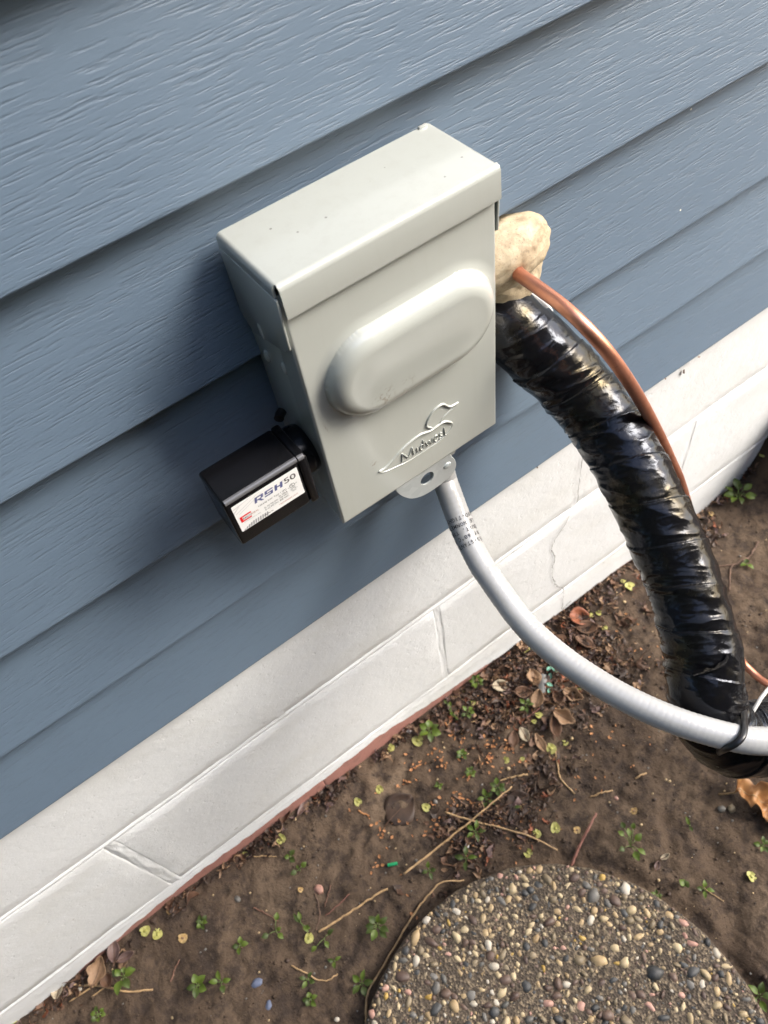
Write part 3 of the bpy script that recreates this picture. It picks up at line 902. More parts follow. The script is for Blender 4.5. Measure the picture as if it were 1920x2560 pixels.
# ---------------------------------------------------------------- text helper
_tc = bpy.data.curves.new('type', 'FONT')
_to = bpy.data.objects.new('type', _tc)
COL.objects.link(_to)


def text_mesh(s, bold=0.0, shear=0.0):
    _tc.body = s; _tc.size = 1.0; _tc.offset = bold; _tc.shear = shear; _tc.resolution_u = 3
    dg = bpy.context.evaluated_depsgraph_get(); dg.update()
    me = bpy.data.meshes.new_from_object(_to.evaluated_get(dg))
    v = np.array([tuple(p.co)[:2] for p in me.vertices]).reshape(-1, 2)
    f = [tuple(p.vertices) for p in me.polygons]
    bpy.data.meshes.remove(me)
    return v, f


def fit(v, w, h, x, y, anchor='l'):
    lo, hi = v.min(0), v.max(0)
    q = (v - lo) / np.maximum(hi - lo, 1e-9) * [w, h]
    q[:, 0] += x - (w if anchor == 'r' else 0)
    q[:, 1] += y
    return q


# ---------------------------------------------------------------- surge protector
sp = thing('surge_protector', 'small black surge protector with white printed label on left side of box', 'surge protector', (0.201, -0.04, 0.65))
SX0, SX1, SY, SZ0, SZ1, SYB = 0.1738, 0.2290, -0.0553, 0.6482, 0.6915, -0.0240
mb = MB(); mb.box((SX0, SY, SZ0), (0.2245, SYB, SZ1), 0.0022, segs=4)
mb.build('housing', M['black'], sp, auto=40)
mb = MB(); mb.box((0.2243, SY - 0.0008, SZ0 - 0.0008), (SX1 + 0.0012, SYB + 0.0008, SZ1 - 0.0006), 0.0016, segs=3)
mb.build('end_cap', M['black'], sp, auto=40)
# bar along the top front edge, its highlight painted in as grey
mb = MB(); mb.tube([(SX0 + 0.0015, SY + 0.0012, SZ1 - 0.0012), (0.2, SY + 0.0012, SZ1 - 0.0012), (0.2238, SY + 0.0012, SZ1 - 0.0012)], 0.0019, 14)
mb.tube([(0.2246, SY + 0.0010, SZ1 - 0.0014), (0.2265, SY + 0.0010, SZ1 - 0.0014), (0.2285, SY + 0.0010, SZ1 - 0.0016)], 0.0019, 14)
mb.build('indicator_bar', M['highlight_grey'], sp, auto=50)
mb = MB()
mb.tube([(0.2290, -0.0315, 0.6685), (0.2360, -0.0315, 0.6685), (0.2392, -0.0315, 0.6685), (0.2407, -0.0315, 0.6685)], [0.0170, 0.0172, 0.0166, 0.0158], 40)
mb.build('mounting_hub', M['black'], sp, auto=40)
mb = MB(); mb.tube([(0.2345, -0.015, 0.6845), (0.2360, -0.013, 0.6845), (0.2392, -0.011, 0.6845)], 0.0032, 16); mb.build('rear_nut', M['black_rubber'], sp, auto=40)
# label
LX, LZ, LWd, LH = 0.1775, 0.6856, 0.0447, 0.0248
SY2 = SY - 0.00012
mb = MB()
cr = 0.0007
poly = []
for cxx, czz, a0 in ((LX + cr, LZ - cr, 180), (LX + cr, LZ - LH + cr, 270 - 0), ):
    pass
pts = []
for (cx_, cz_, a0) in ((LX + LWd - cr, LZ - cr, 0), (LX + cr, LZ - cr, 90), (LX + cr, LZ - LH + cr, 180), (LX + LWd - cr, LZ - LH + cr, 270)):
    for a in np.linspace(a0, a0 + 90, 5):
        pts.append((cx_ + cr * math.cos(math.radians(a)), cz_ + cr * math.sin(math.radians(a))))
mb.prism(pts, 'y', SY2, SY + 0.0001)
label = mb.build('label', M['paper'], sp)
PR = SY2 - 0.00007


def on_label(name, items, mat, yy=PR):
    """items: list of (verts in label units u 0..1, v 0..1 from top; faces)"""
    mb = MB()
    for v, f in items:
        mb.add([(LX + p[0] * LWd, yy, LZ - p[1] * LH) for p in v], f)
    return mb.build(name, mat, label)


def ltext(s, u0, u1, vbase, vtop, bold=0.0, shear=0.0):
    v, f = text_mesh(s, bold, shear)
    q = fit(v, u1 - u0, vbase - vtop, u0, 0)
    q[:, 1] = vbase - q[:, 1]
    return q, f


def lpoly(pts):
    return (pts, [tuple(range(len(pts)))])


def shear_cells(cells, u0, u1, v1, v0, sh):
    """cells: polygons in 0..1 x 0..1 (y up)"""
    out = []
    for c in cells:
        out.append(lpoly([(u0 + (x + sh * (y - 0.0)) * (u1 - u0), v1 + (v0 - v1) * y) for x, y in c]))
    return out


Rg = [[(0, 0), (.28, 0), (.28, .42), (0, .42)], [(0, .42), (.28, .42), (.28, .78), (0, .78)], [(0, .78), (1, .78), (1, 1), (0, 1)], [(.72, .50), (1, .42), (1, .78), (.72, .78)], [(.28, .30), (.72, .30), (1, .42), (.72, .50), (.28, .50)], [(.40, .30), (.72, .30), (1.1, -.18), (.78, -.12)]]
Sg = [[(0, 0), (1, 0), (1, .22), (0, .22)], [(.72, .22), (1, .22), (1, .58), (.72, .58)], [(0, .39), (.72, .39), (.72, .58), (0, .58)], [(0, .58), (.28, .58), (.28, .78), (0, .78)], [(0, .78), (1, .78), (1, 1), (0, 1)]]
Hg = [[(0, 0), (.30, 0), (.30, 1), (0, 1)], [(.70, 0), (1, 0), (1, 1), (.70, 1)], [(.30, .38), (.70, .38), (.70, .62), (.30, .62)]]
on_label('model_letters', shear_cells(Rg, .305, .435, .338, .145, .18) + shear_cells(Sg, .46, .585, .338, .145, .18) + shear_cells(Hg, .615, .735, .338, .145, .18), M['ink_blue'])
on_label('model_number', [ltext('50', .775, .955, .31, .125, 0.012)], M['ink_brown'])
on_label('small_print', [ltext('120/240 VAC Type 1 SPD', .335, .772, .535, .465), ltext('In 10kA', .64, .774, .612, .55), ltext('(L-G) MCOV: 150 VAC', .40, .776, .705, .63), ltext('(L-L) MCOV: 300 VAC', .40, .778, .79, .715), ltext('TM', .748, .772, .165, .14), ltext('A CSW Industrials Company', .075, .335, .745, .712), ltext('Made in', .36, .50, .93, .895, .03)], M['ink_black'])
on_label('web_address', [ltext('rectorseal.com', .605, .90, .895, .835)], M['ink_rust'])
ring = []
for ro, ri, uu in ((.042, .035, .862),):
    n = 28
    vs = [(uu + ro * math.cos(a), .49 + ro * 1.55 * math.sin(a)) for a in np.linspace(0, 2 * math.pi, n, endpoint=False)] + [(uu + ri * math.cos(a), .49 + ri * 1.5 * math.sin(a)) for a in np.linspace(0, 2 * math.pi, n, endpoint=False)]
    ring.append((vs, [(i, (i + 1) % n, n + (i + 1) % n, n + i) for i in range(n)]))
on_label('listing_mark', ring + [ltext('U', .838, .858, .485, .43, .02), ltext('L', .862, .882, .54, .475, .02), ltext('US', .912, .94, .50, .465), ltext('c', .795, .81, .535, .50), ltext('LISTED', .828, .90, .615, .58, .01), ltext('Type 1 SPD', .815, .925, .665, .635), ltext('4AE2', .835, .90, .71, .68)], M['ink_black'])
on_label('brand_bracket', [lpoly([(.045, .475), (.215, .475), (.215, .525), (.045, .525)]), lpoly([(.045, .525), (.078, .525), (.078, .635), (.045, .635)]), lpoly([(.045, .635), (.205, .635), (.205, .685), (.045, .685)])], M['ink_red'])
on_label('brand_name', [ltext('REC', .085, .165, .615, .55, .008), ltext('TO', .168, .205, .615, .555)], M['ink_black'], PR - 0.00003)
on_label('brand_name', [ltext('RSEAL', .208, .325, .61, .55)], M['ink_rust'], PR - 0.00003)
sw = []
for k in range(11):
    a = .03 + k * .036
    top_v = .99 - .15 * math.sin(min(1, (k + 1) / 6.) * 1.57)
    sw.append(lpoly([(a, .985), (a + .022, .985), (a + .040, top_v), (a + .018, top_v)]))
on_label('tread_pattern', sw, M['ink_grey'])
sw = []
for (a, b, c, d, w) in ((.01, .10, .30, .02, .012), (.02, .30, .42, .03, .010), (.06, .36, .52, .04, .008), (.0, .22, .10, .10, .02)):
    sw.append(lpoly([(a, b), (c, d), (c, d + w), (a, b + w * 3)]))
on_label('swoosh_lines', sw, M['ink_pale'])

# ---------------------------------------------------------------- flexible conduit
RC = 0.0099
cpts = [(0.3405, -0.0245, 0.588), (0.3439,-0.0261,0.5445), (0.3404,-0.0372,0.5339), (0.3344,-0.0601,0.5168), (0.3290,-0.0859,0.5049), (0.3270,-0.1056,0.4991), (0.3257,-0.1416,0.4880), (0.3294,-0.1738,0.4821), (0.3378,-0.2071,0.4783), (0.3488,-0.2381,0.4767), (0.3643,-0.2672,0.4740), (0.3857,-0.2951,0.4690), (0.4038,-0.3107,0.4647), (0.4381,-0.3314,0.4524), (0.5071,-0.3564,0.4285), (0.66, -0.405, 0.415), (0.95, -0.43, 0.30), (1.35, -0.44, 0.24)]
con = thing('flexible_conduit', 'light grey flexible conduit curving from under the box to the right', 'conduit', (0.3405, -0.0245, 0.588))
cp = spline(cpts, 900)
sl = np.r_[0, np.cumsum(np.linalg.norm(np.diff(cp, axis=0), axis=1))]
seg = 40
rr = np.empty((len(cp), seg))
for k in range(seg):
    rr[:, k] = RC + 0.00014 * np.sin(2 * math.pi * (sl / 0.0042 + k / seg)) + 0.00008 * vnoise(sl * 120, np.full_like(sl, k * 0.4), 2)
mb = MB(); mb.tube(cp, rr, seg)
mb.build('tube', M['conduit'], con, smooth=True)
# print running round the tube, rows one below the other
P, T, N, B = frames(cp)
CAMP = np.array(cam.matrix_world.translation)


def on_tube(s0, ang, q):
    i = np.interp(s0, sl, np.arange(len(sl)))
    lo = int(min(max(i, 0), len(sl) - 2)); f = i - lo
    p = P[lo] * (1 - f) + P[lo + 1] * f
    nn = N[lo] * (1 - f) + N[lo + 1] * f; bb = B[lo] * (1 - f) + B[lo + 1] * f
    d = math.cos(ang) * nn + math.sin(ang) * bb
    return p + (RC + 0.00036) * d / np.linalg.norm(d)


tgt = np.array((0.3342,-0.0623,0.5154))
s_mid = sl[np.argmin(np.linalg.norm(P - tgt, axis=1))]
i_mid = int(np.argmin(np.linalg.norm(P - tgt, axis=1)))
vv = CAMP - P[i_mid]; vv -= T[i_mid] * np.dot(vv, T[i_mid]); vv /= np.linalg.norm(vv)
a_cam = math.atan2(np.dot(vv, B[i_mid]), np.dot(vv, N[i_mid]))
side = np.cross(T[i_mid], vv)      # tangential direction of growing angle
right_dir = np.array(cam.matrix_world.col[0])[:3]
sgn = 1.0 if np.dot(side, right_dir) > 0 else -1.0
mb = MB()
for k, row in enumerate(('LIQUID-TIGHT', 'FLEXIBLE NONMETALLIC', 'CONDUIT, TYPE B', 'DRY,60°C WET', 'RESISTANT')):
    sk = s_mid + (k - 2.0) * 0.0057
    # every row: its start angle (right of the side facing the camera) and characters
    start = {0: 0.024 + 0.0, 1: 0.032, 2: 0.0230, 3: 0.0165, 4: 0.0165}[k] - 0.0015
    wch = 0.0029
    pos_ = start
    for ch in row:
        if ch == ' ':
            pos_ -= wch; continue
        v, f = text_mesh(ch, 0.010)
        if len(v) == 0: pos_ -= wch; continue
        lo, hi = v.min(0), v.max(0)
        wid = 0.0023 * min(1.0, max(0.22, (hi[0] - lo[0]) / 0.5))
        hgt = 0.0033 * min(1.0, max(0.14, (hi[1] - lo[1]) / 0.68))
        q = (v - lo) / np.maximum(hi - lo, 1e-9) * [wid, hgt]
        y_off = lo[1] / 0.68 * 0.0030
        vs = []
        for a, b in q:
            arc_ = pos_ - a - (0.0021 - wid) / 2      # reading from right to left
            vs.append(on_tube(sk - 0.0015 + b + y_off, a_cam + sgn * arc_ / RC, None))
        if abs(pos_) < 0.0205: mb.add(vs, f)
        pos_ -= wch
mb.build('printed_text', M['print'], con)
bpy.data.objects.remove(_to)

# ---------------------------------------------------------------- wrapped line set (black tube)
RD = 0.0272
dpts = [(0.4408,0.0670,0.6284), (0.4339,0.0316,0.6319), (0.4342,0.0073,0.6264), (0.4414,-0.0110,0.6132), (0.4510,-0.0305,0.5965), (0.4586,-0.0538,0.5766), (0.4601,-0.0882,0.5589), (0.4549,-0.1244,0.5403), (0.4410,-0.1842,0.5028), (0.4300,-0.2118,0.4867), (0.4172,-0.2393,0.4689), (0.4013,-0.2620,0.4520), (0.3986,-0.2809,0.4318), (0.4122,-0.2956,0.4156), (0.4411,-0.3057,0.4010), (0.4948,-0.3160,0.3707), (0.6170,-0.3378,0.3029), (0.86, -0.385, 0.30), (1.35, -0.40, 0.22)]
dp = spline(dpts, 2000)
ds = np.r_[0, np.cumsum(np.linalg.norm(np.diff(dp, axis=0), axis=1))]
seg = 120
th = np.linspace(0, 2 * math.pi, seg, endpoint=False)
S, TH = np.meshgrid(ds, th, indexing='ij')
cu, su = np.cos(TH), np.sin(TH)
# tape laps: saw-tooth helix
ph = (S / 0.034 + TH / (2 * math.pi)) % 1.0
lap = 0.0010 * (1 - ph) * (ph > 0.02)


def ridged(scale_s, scale_t, seed, slant=0.0):
    a = vnoise(S * scale_s + slant * cu * 2, 3 + cu * scale_t, seed) * 0.5 + vnoise(S * scale_s + slant * su * 2, 9 + su * scale_t, seed + 3) * 0.5
    return 1 - np.abs(a) * 2.2


w1 = np.clip(ridged(95, 1.1, 5, 0.8), 0, 1) ** 1.6
w2 = np.clip(ridged(240, 2.6, 15, 0.9), 0, 1) ** 2
lump = vnoise(S * 22, cu * 1.2 + 4, 25) + vnoise(S * 22, su * 1.2 + 7, 28)
amp = smooth01((ds - 0.05) / 0.05)[:, None]
amt = 0.70 + 0.35 * vnoise(S * 18, cu * 1.1 + su * 0.7, 61)
rad = RD + lap * amp + (0.0016 * w1 + 0.0004 * w2) * amp * amt + 0.0008 * lump - 0.0004
mb = MB(); mb.tube(dp, rad, seg)
ls = thing('wrapped_line_set', 'thick black glossy taped pipe bundle bending down and right from the wall', 'insulated pipe', (0.432, 0.0, 0.626))
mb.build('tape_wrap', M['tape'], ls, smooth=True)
# a folded flap of tape standing off the wrap
fl = [(0.3897,-0.2485,0.4901), (0.3954,-0.2497,0.4930), (0.4017,-0.2545,0.4937), (0.4101,-0.2559,0.4954), (0.4177,-0.2546,0.4949)]
fb = [(0.3907,-0.2506,0.4854), (0.3953,-0.2530,0.4853), (0.4031,-0.2567,0.4853), (0.4115,-0.2590,0.4865), (0.4179,-0.2574,0.4870)]
A_ = spline(fl, 24); B_ = spline(fb, 24)
mb = MB()
vs = []
for i in range(24):
    m0 = A_[i] + 0.0009 * np.array([0, 0.3, 1.0]) * math.sin(i * 0.9)
    vs += [tuple(m0), tuple(m0 * 0.5 + B_[i] * 0.5 + np.array([0, -0.0010, 0.0012])), tuple(B_[i]), tuple(B_[i] + np.array([0, 0.003, -0.003]))]
mb.add(vs, [(4 * i + j, 4 * i + j + 1, 4 * i + j + 5, 4 * i + j + 4) for i in range(23) for j in range(3)])
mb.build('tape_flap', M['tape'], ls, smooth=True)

# copper pipe
pts = [(0.431, 0.01, 0.668), (0.4223,-0.0168,0.6918), (0.4204,-0.0245,0.6937), (0.4181,-0.0461,0.6964), (0.4180,-0.0687,0.6955), (0.4198,-0.0868,0.6894), (0.4279,-0.0998,0.6726), (0.4435,-0.1059,0.6430), (0.4673,-0.1054,0.6004), (0.4956,-0.1065,0.5448), (0.5188,-0.1113,0.4926), (0.5414,-0.1151,0.4396), (0.6079,-0.1292,0.2613), (0.6432,-0.1634,0.1341), (0.6579,-0.1980,0.0553), (0.6601,-0.2205,0.0417), (0.6604,-0.2436,0.0455), (0.6656,-0.2818,0.0596), (0.6968,-0.3505,0.0990), (0.98, -0.38, 0.14), (1.35, -0.40, 0.17)]
pp = spline(pts, 360)
mb = MB(); mb.tube(pp, 0.0046, 24)
o = mb.build('copper_pipe', M['copper'], smooth=True, loc=tuple(pp[0]))
tag(o, 'bare copper pipe arching out of the foam along the black bundle', 'copper pipe')

# foam sealant round the hole in the wall
mb = MB()
bm = bmesh.new(); bmesh.ops.create_icosphere(bm, subdivisions=6, radius=1.0)
for v in bm.verts:
    d = v.co.normalized()
    k = 1 + 0.10 * mnoise.noise(d * 1.7 + Vector((3, 1, 2))) + 0.045 * mnoise.noise(d * 3.5) + 0.008 * mnoise.noise(d * 11) + 0.003 * mnoise.noise(d * 27)
    v.co = Vector((0.4240 + 0.0385 * d.x * k, -0.002 + 0.021 * d.y * k, 0.6950 + 0.0245 * d.z * k))
mb.bm(bm); bm.free()
bm = bmesh.new(); bmesh.ops.create_icosphere(bm, subdivisions=5, radius=1.0)
for v in bm.verts:
    d = v.co.normalized()
    k = 1 + 0.12 * mnoise.noise(d * 2.3 + Vector((7, 1, 2))) + 0.05 * mnoise.noise(d * 6)
    v.co = Vector((0.444 + 0.025 * d.x * k, 0.008 + 0.013 * d.y * k, 0.660 + 0.030 * d.z * k))
mb.bm(bm); bm.free()
o = mb.build('foam_sealant', M['foam'], smooth=True, loc=(0.4225, 0.0, 0.667))
tag(o, 'cream lump of hardened foam sealing the pipe hole beside the grey box', 'foam')

cb = spline([(0.4554,0.0098,0.6418), (0.4602,0.0031,0.6367), (0.4652,-0.0035,0.6303), (0.4692,-0.0089,0.6232)], 30)
mb = MB(); mb.tube(cb, 0.0030 * np.sin(np.linspace(0.35, 2.9, 30)) * (1 + 0.2 * vnoise(np.arange(30) * 0.6, np.zeros(30), 4)), 12)
o = mb.build('caulk_strip', M['caulk'], smooth=True, loc=tuple(cb[0]))
tag(o, 'white caulk strip between the copper pipe and the top of the black bundle', 'caulk')

# cable tie round conduit and bundle
tie_c = np.array((0.3874,-0.2966,0.4686)); tie_d = np.array((0.4079,-0.2917,0.4192))
front = [(0.4144,-0.2833,0.4560), (0.4031,-0.2902,0.4677), (0.3931,-0.2953,0.4779), (0.3854,-0.2989,0.4818), (0.3788,-0.2995,0.4806), (0.3742,-0.2977,0.4748), (0.3744,-0.2955,0.4628)]
back = [(0.3856,-0.2920,0.4256), (0.3999,-0.2881,0.3957), (0.4200,-0.2842,0.3837), (0.4308,-0.2808,0.4039), (0.4267,-0.2800,0.4337)]
loop = spline(front + back + [front[0]], 90)
mb = MB(); mb.tube(loop, 0.0025, 12, flat=0.55)
o = mb.build('cable_tie', M['black_rubber'], smooth=True, loc=tuple(loop[0]))
tag(o, 'black cable tie binding the grey conduit to the black bundle', 'cable tie')
# thin white cable
wp = spline([(0.4177,-0.2903,0.4367), (0.4258,-0.2882,0.4405), (0.4345,-0.2858,0.4411), (0.4508,-0.2833,0.4330), (0.4829,-0.2812,0.4075), (0.5660,-0.2888,0.3428), (0.80, -0.35, 0.345), (1.35, -0.37, 0.26)], 90)
mb = MB(); mb.tube(wp, 0.0015, 12)
o = mb.build('thin_cable', M['white_wire'], smooth=True, loc=tuple(wp[0]))
tag(o, 'thin white cable rising beside the black bundle at the picture edge', 'cable')

# ---------------------------------------------------------------- stepping stone with exposed pebbles
stone = thing('stepping_stone', 'round stepping stone of exposed pebble aggregate set in the soil', 'stepping stone', (SC[0], SC[1], ST - 0.045))
nseg = 160
mb = MB()
rings = [(0.0, 0)] + [(SR * f, 0) for f in np.linspace(0.04, 0.965, 46)]
prof = [(SR * f, ST + 0.0011 * 0) for f in np.linspace(0.03, 0.955, 60)] + [(SR - 0.006, ST - 0.0006), (SR - 0.0025, ST - 0.0025), (SR - 0.0006, ST - 0.006), (SR, ST - 0.012), (SR, ST - 0.045)]
vs = []
for (ra, z) in prof:
    for k in range(nseg):
        a = 2 * math.pi * k / nseg
        x = SC[0] + ra * math.cos(a); y = SC[1] + ra * math.sin(a)
        rim = 0.0018 * float(vnoise(a * 22, z * 90, 2)) * (ra > SR * 0.96)
        x += rim * math.cos(a); y += rim * math.sin(a)
        vs.append((x, y, z + 0.0013 * float(fbm(x * 120, y * 120, 6, 2))))
fs = [(i * nseg + k, i * nseg + (k + 1) % nseg, (i + 1) * nseg + (k + 1) % nseg, (i + 1) * nseg + k) for i in range(len(prof) - 1) for k in range(nseg)]
fs.append(tuple(range(nseg))[::-1])
mb.add(vs, fs)
mb.build('slab', M['mortar'], stone, smooth=True)


def pebble_mesh(name, mat, seed, sub=2):
    bm = bmesh.new(); bmesh.ops.create_icosphere(bm, subdivisions=sub, radius=1.0)
    rs = random.Random(seed)
    o1 = Vector((rs.random() * 50, rs.random() * 50, rs.random() * 50))
    ax = (1.0, rs.uniform(0.58, 0.92), rs.uniform(0.5, 0.75))
    for v in bm.verts:
        d = v.co.normalized()
        k = 1 + 0.30 * mnoise.noise(d * 1.5 + o1) + 0.14 * mnoise.noise(d * 3.1 + o1)
        v.co = Vector((d.x * ax[0] * k, d.y * ax[1] * k, d.z * ax[2] * k))
    me = bpy.data.meshes.new(name)
    bm.to_mesh(me); bm.free()
    me.materials.append(mat); me.shade_smooth()
    return me


PW = [0.20, 0.04, 0.17, 0.15, 0.11, 0.17, 0.05, 0.13, 0.02]
pmesh = [[pebble_mesh('pebble', M['peb'][c], c * 10 + s, 2) for s in range(5)] for c in range(9)]
# dart throwing over the disc, big ones first
cand = []
cell = {}


def try_put(x, y, r, gap):
    i, j = int(x / 0.02), int(y / 0.02)
    for a in range(i - 1, i + 2):
        for b in range(j - 1, j + 2):
            for (px_, py_, pr_) in cell.get((a, b), ()):
                if (px_ - x) ** 2 + (py_ - y) ** 2 < (r + pr_) ** 2 * gap: return False
    cell.setdefault((i, j), []).append((x, y, r))
    return True


rs = random.Random(5)
big = []
for (rlo, rhi, tries) in ((0.0072, 0.0098, 60), (0.0050, 0.0072, 900), (0.0036, 0.0050, 2600), (0.0022, 0.0036, 3600), (0.0011, 0.0022, 6000)):
    for _ in range(tries):
        a = rs.random() * 2 * math.pi; q = SR * math.sqrt(rs.random())
        rr_ = rs.uniform(rlo, rhi)
        if q + rr_ * 0.75 > SR - 0.0015: continue
        x, y = SC[0] + q * math.cos(a), SC[1] + q * math.sin(a)
        if try_put(x, y, rr_, 0.54 if rr_ > 0.0036 else 0.50): big.append((x, y, rr_))
inv = cam.matrix_world.inverted()
asp = 0.75
tanv = 18.0 / cam_data.lens


def in_view(x, y, z):
    p = inv @ Vector((x, y, z))
    if p.z >= 0: return 0
    return 1.0 / -p.z if abs(p.y / -p.z) < tanv * 1.01 and abs(p.x / -p.z) < tanv * asp * 1.01 else 0


scored = sorted(big, key=lambda b: -(b[2] * in_view(b[0], b[1], ST)))
bx = np.array(wloc(stone))
rest = MB()
prng = random.Random(11)
rest_src = [[(np.array([tuple(v.co) for v in pm.vertices]), [tuple(p.vertices) for p in pm.polygons]) for pm in [pebble_mesh('grain', M['peb'][c], 500 + c * 3 + s, 1) for s in range(2)]] for c in range(9)]
for k, (x, y, r_) in enumerate(scored):
    c = prng.choices(range(9), PW)[0]
    if r_ > 0.0075 and prng.random() < 0.5: c = prng.choice((3, 4, 5, 7, 0, 2))
    rot = prng.random() * 6.283
    sink = prng.uniform(0.24, 0.54)
    if k < 300:
        o = bpy.data.objects.new('pebble', pmesh[c][prng.randrange(5)])
        COL.objects.link(o); o.parent = stone
        o.location = (x - bx[0], y - bx[1], ST - sink * r_ - bx[2])
        o.rotation_euler = (prng.uniform(-.2, .2), prng.uniform(-.2, .2), rot)
        s_ = r_ * prng.uniform(1.0, 1.2)
        o.scale = (s_, s_ * prng.uniform(0.75, 1.0), s_)
    elif r_ > 0.0022 or in_view(x, y, ST):
        v, f = prng.choice(rest_src[c])
        ca, sa = math.cos(rot), math.sin(rot)
        q = np.stack([x + r_ * 1.1 * (v[:, 0] * ca - v[:, 1] * sa), y + r_ * 1.1 * (v[:, 0] * sa + v[:, 1] * ca), ST - sink * r_ + r_ * v[:, 2]], 1)
        rest.add(q, f, c)
o = rest.build('fine_pebbles', M['peb'], stone, smooth=True)
o['kind'] = 'stuff'

# ---------------------------------------------------------------- litter on the soil
def leaf_sheet(L, Wd, nu=7, nv=5, curl=0.5, lobes=0, seed=0, twist=0.0, notch=False):
    """one leaf lying roughly flat: returns verts, faces around the origin, pointing +x"""
    rs_ = np.random.default_rng(seed)
    ph_ = rs_.random() * 6
    vs = []
    for i in range(nu):
        t = i / (nu - 1)
        w = Wd * math.sin(math.pi * min(0.98, max(0.03, t)) ** 0.85) ** 0.75
        if lobes:
            w *= 0.62 + 0.38 * abs(math.cos(math.pi * lobes * t))
        for j in range(nv):
            s_ = j / (nv - 1) * 2 - 1
            x = (t - 0.5) * L; y = s_ * w
            z = curl * (s_ * s_) * w * 0.7 + curl * 0.35 * L * (t - 0.5) ** 2 * 2 + 0.10 * Wd * math.sin(5 * t + 3 * s_ + ph_) + twist * (t - 0.5) * s_ * w
            vs.append((x, y, z))
    fs = [(i * nv + j, (i + 1) * nv + j, (i + 1) * nv + j + 1, i * nv + j + 1) for i in range(nu - 1) for j in range(nv - 1)]
    return np.array(vs), fs


def place(v, x, y, z, yaw, pitch=0.0, roll=0.0, sc=1.0):
    R_ = np.array(Matrix.Rotation(yaw, 3, 'Z') @ Matrix.Rotation(pitch, 3, 'Y') @ Matrix.Rotation(roll, 3, 'X'))
    return (np.asarray(v) * sc) @ R_.T + np.array([x, y, z])


# leaf mould: nobody could count it
mb = MB()
lm = [M['leaf_dark'], M['leaf_brown'], M['leaf_tan'], M['leaf_purple'], M['leaf_rust']]
rs = random.Random(21)
n_put = 0
while n_put < 3400:
    x, y = rs.uniform(-0.32, 0.95), -rs.random() ** 1.3 * 0.27 + 0.008
    if rs.random() > float(mulch_f(x, y)) ** 1.5: continue
    L = rs.uniform(0.003, 0.012) * (1.7 if rs.random() < 0.2 else 1)
    v, f = leaf_sheet(L, L * rs.uniform(0.08, 0.34), 6, 4, rs.uniform(-0.6, 1.4), 0, n_put, rs.uniform(-1.5, 1.5))
    v = v + L * 0.07 * np.random.default_rng(n_put).normal(size=v.shape) * [1, 1, 0.8]
    v[:, 1] += 3.0 * rs.uniform(-1, 1) * v[:, 0] ** 2 / L
    q = place(v, x, y, gh(x, y) + rs.uniform(0.0008, 0.005), rs.random() * 6.28, rs.uniform(-.4, .4), rs.uniform(-.6, .6))
    mb.add(q, f, rs.choices(range(5), (0.46, 0.30, 0.13, 0.08, 0.03))[0])
    n_put += 1
o = mb.build('leaf_litter', lm, smooth=True)
tag(o, kind='stuff')

# bud scales: orange chips
mb = MB()
rs = random.Random(4)
spots = [(0.3435,-0.0722), (0.3562,-0.0900), (0.3292,-0.0844), (0.3279,-0.0930), (0.2503,-0.0393), (0.2863,-0.0615), (0.2720,-0.0562), (0.2845,-0.0378), (0.3165,-0.0471), (0.1923,-0.0838), (0.2894,-0.1564), (0.2802,-0.1245), (0.2565,-0.1117), (0.2302,-0.1119), (0.2094,-0.1100), (0.2699,-0.1022), (0.2233,-0.0486), (0.3080,-0.1689), (0.2956,-0.0943), (0.1616,-0.0731), (0.1347,-0.1056), (0.1619,-0.0729), (0.3421,-0.0809), (0.2698,-0.1094), (0.2387,-0.0890), (0.3546,-0.1214)]
for k in range(330):
    if k < 150:
        sx, sy = spots[k % len(spots)]; x, y = sx + rs.gauss(0, 0.006), sy + rs.gauss(0, 0.005)
    else:
        x, y = rs.uniform(0.13, 0.62), rs.uniform(-0.21, -0.01)
    L = rs.uniform(0.0022, 0.0055)
    v, f = leaf_sheet(L, L * rs.uniform(0.2, 0.4), 4, 3, rs.uniform(0.5, 1.5), 0, k)
    mb.add(place(v, x, y, gh(x, y) + 0.0012, rs.random() * 6.28, rs.uniform(-.4, .4), rs.uniform(-.4, .4)), f)
o = mb.build('bud_scales', M['chip'], smooth=True)
tag(o, kind='stuff')

# soil crumbs
mb = MB()
rs = random.Random(8)
bm = bmesh.new(); bmesh.ops.create_icosphere(bm, subdivisions=1, radius=1.0)
cv = np.array([tuple(v.co) for v in bm.verts]); cf = [tuple(v.index for v in f.verts) for f in bm.faces]; bm.free()
for k in range(7000):
    x, y = rs.uniform(-0.35, 1.0), rs.uniform(-0.50, 0.005)
    if math.hypot(x - SC[0], y - SC[1]) < SR + 0.004: continue
    if vnoise(x * 16, y * 16, 51) < rs.uniform(-0.9, 0.5): continue
    r_ = rs.uniform(0.0005, 0.0019) * (1 if rs.random() < .92 else 1.9)
    mb.add(cv * (1 + 0.25 * np.sin(cv[:, [1, 2, 0]] * 5 + k)) * r_ * np.array([1, rs.uniform(.6, 1), .7]) + [x, y, gh(x, y) + r_ * 0.2], cf, rs.choices((0, 1, 2, 3), (0.70, 0.16, 0.08, 0.06))[0])
o = mb.build('soil_crumbs', [M['soil'], M['leaf_dark'], M['peb'][4], M['peb'][2]], smooth=True)
tag(o, kind='stuff')


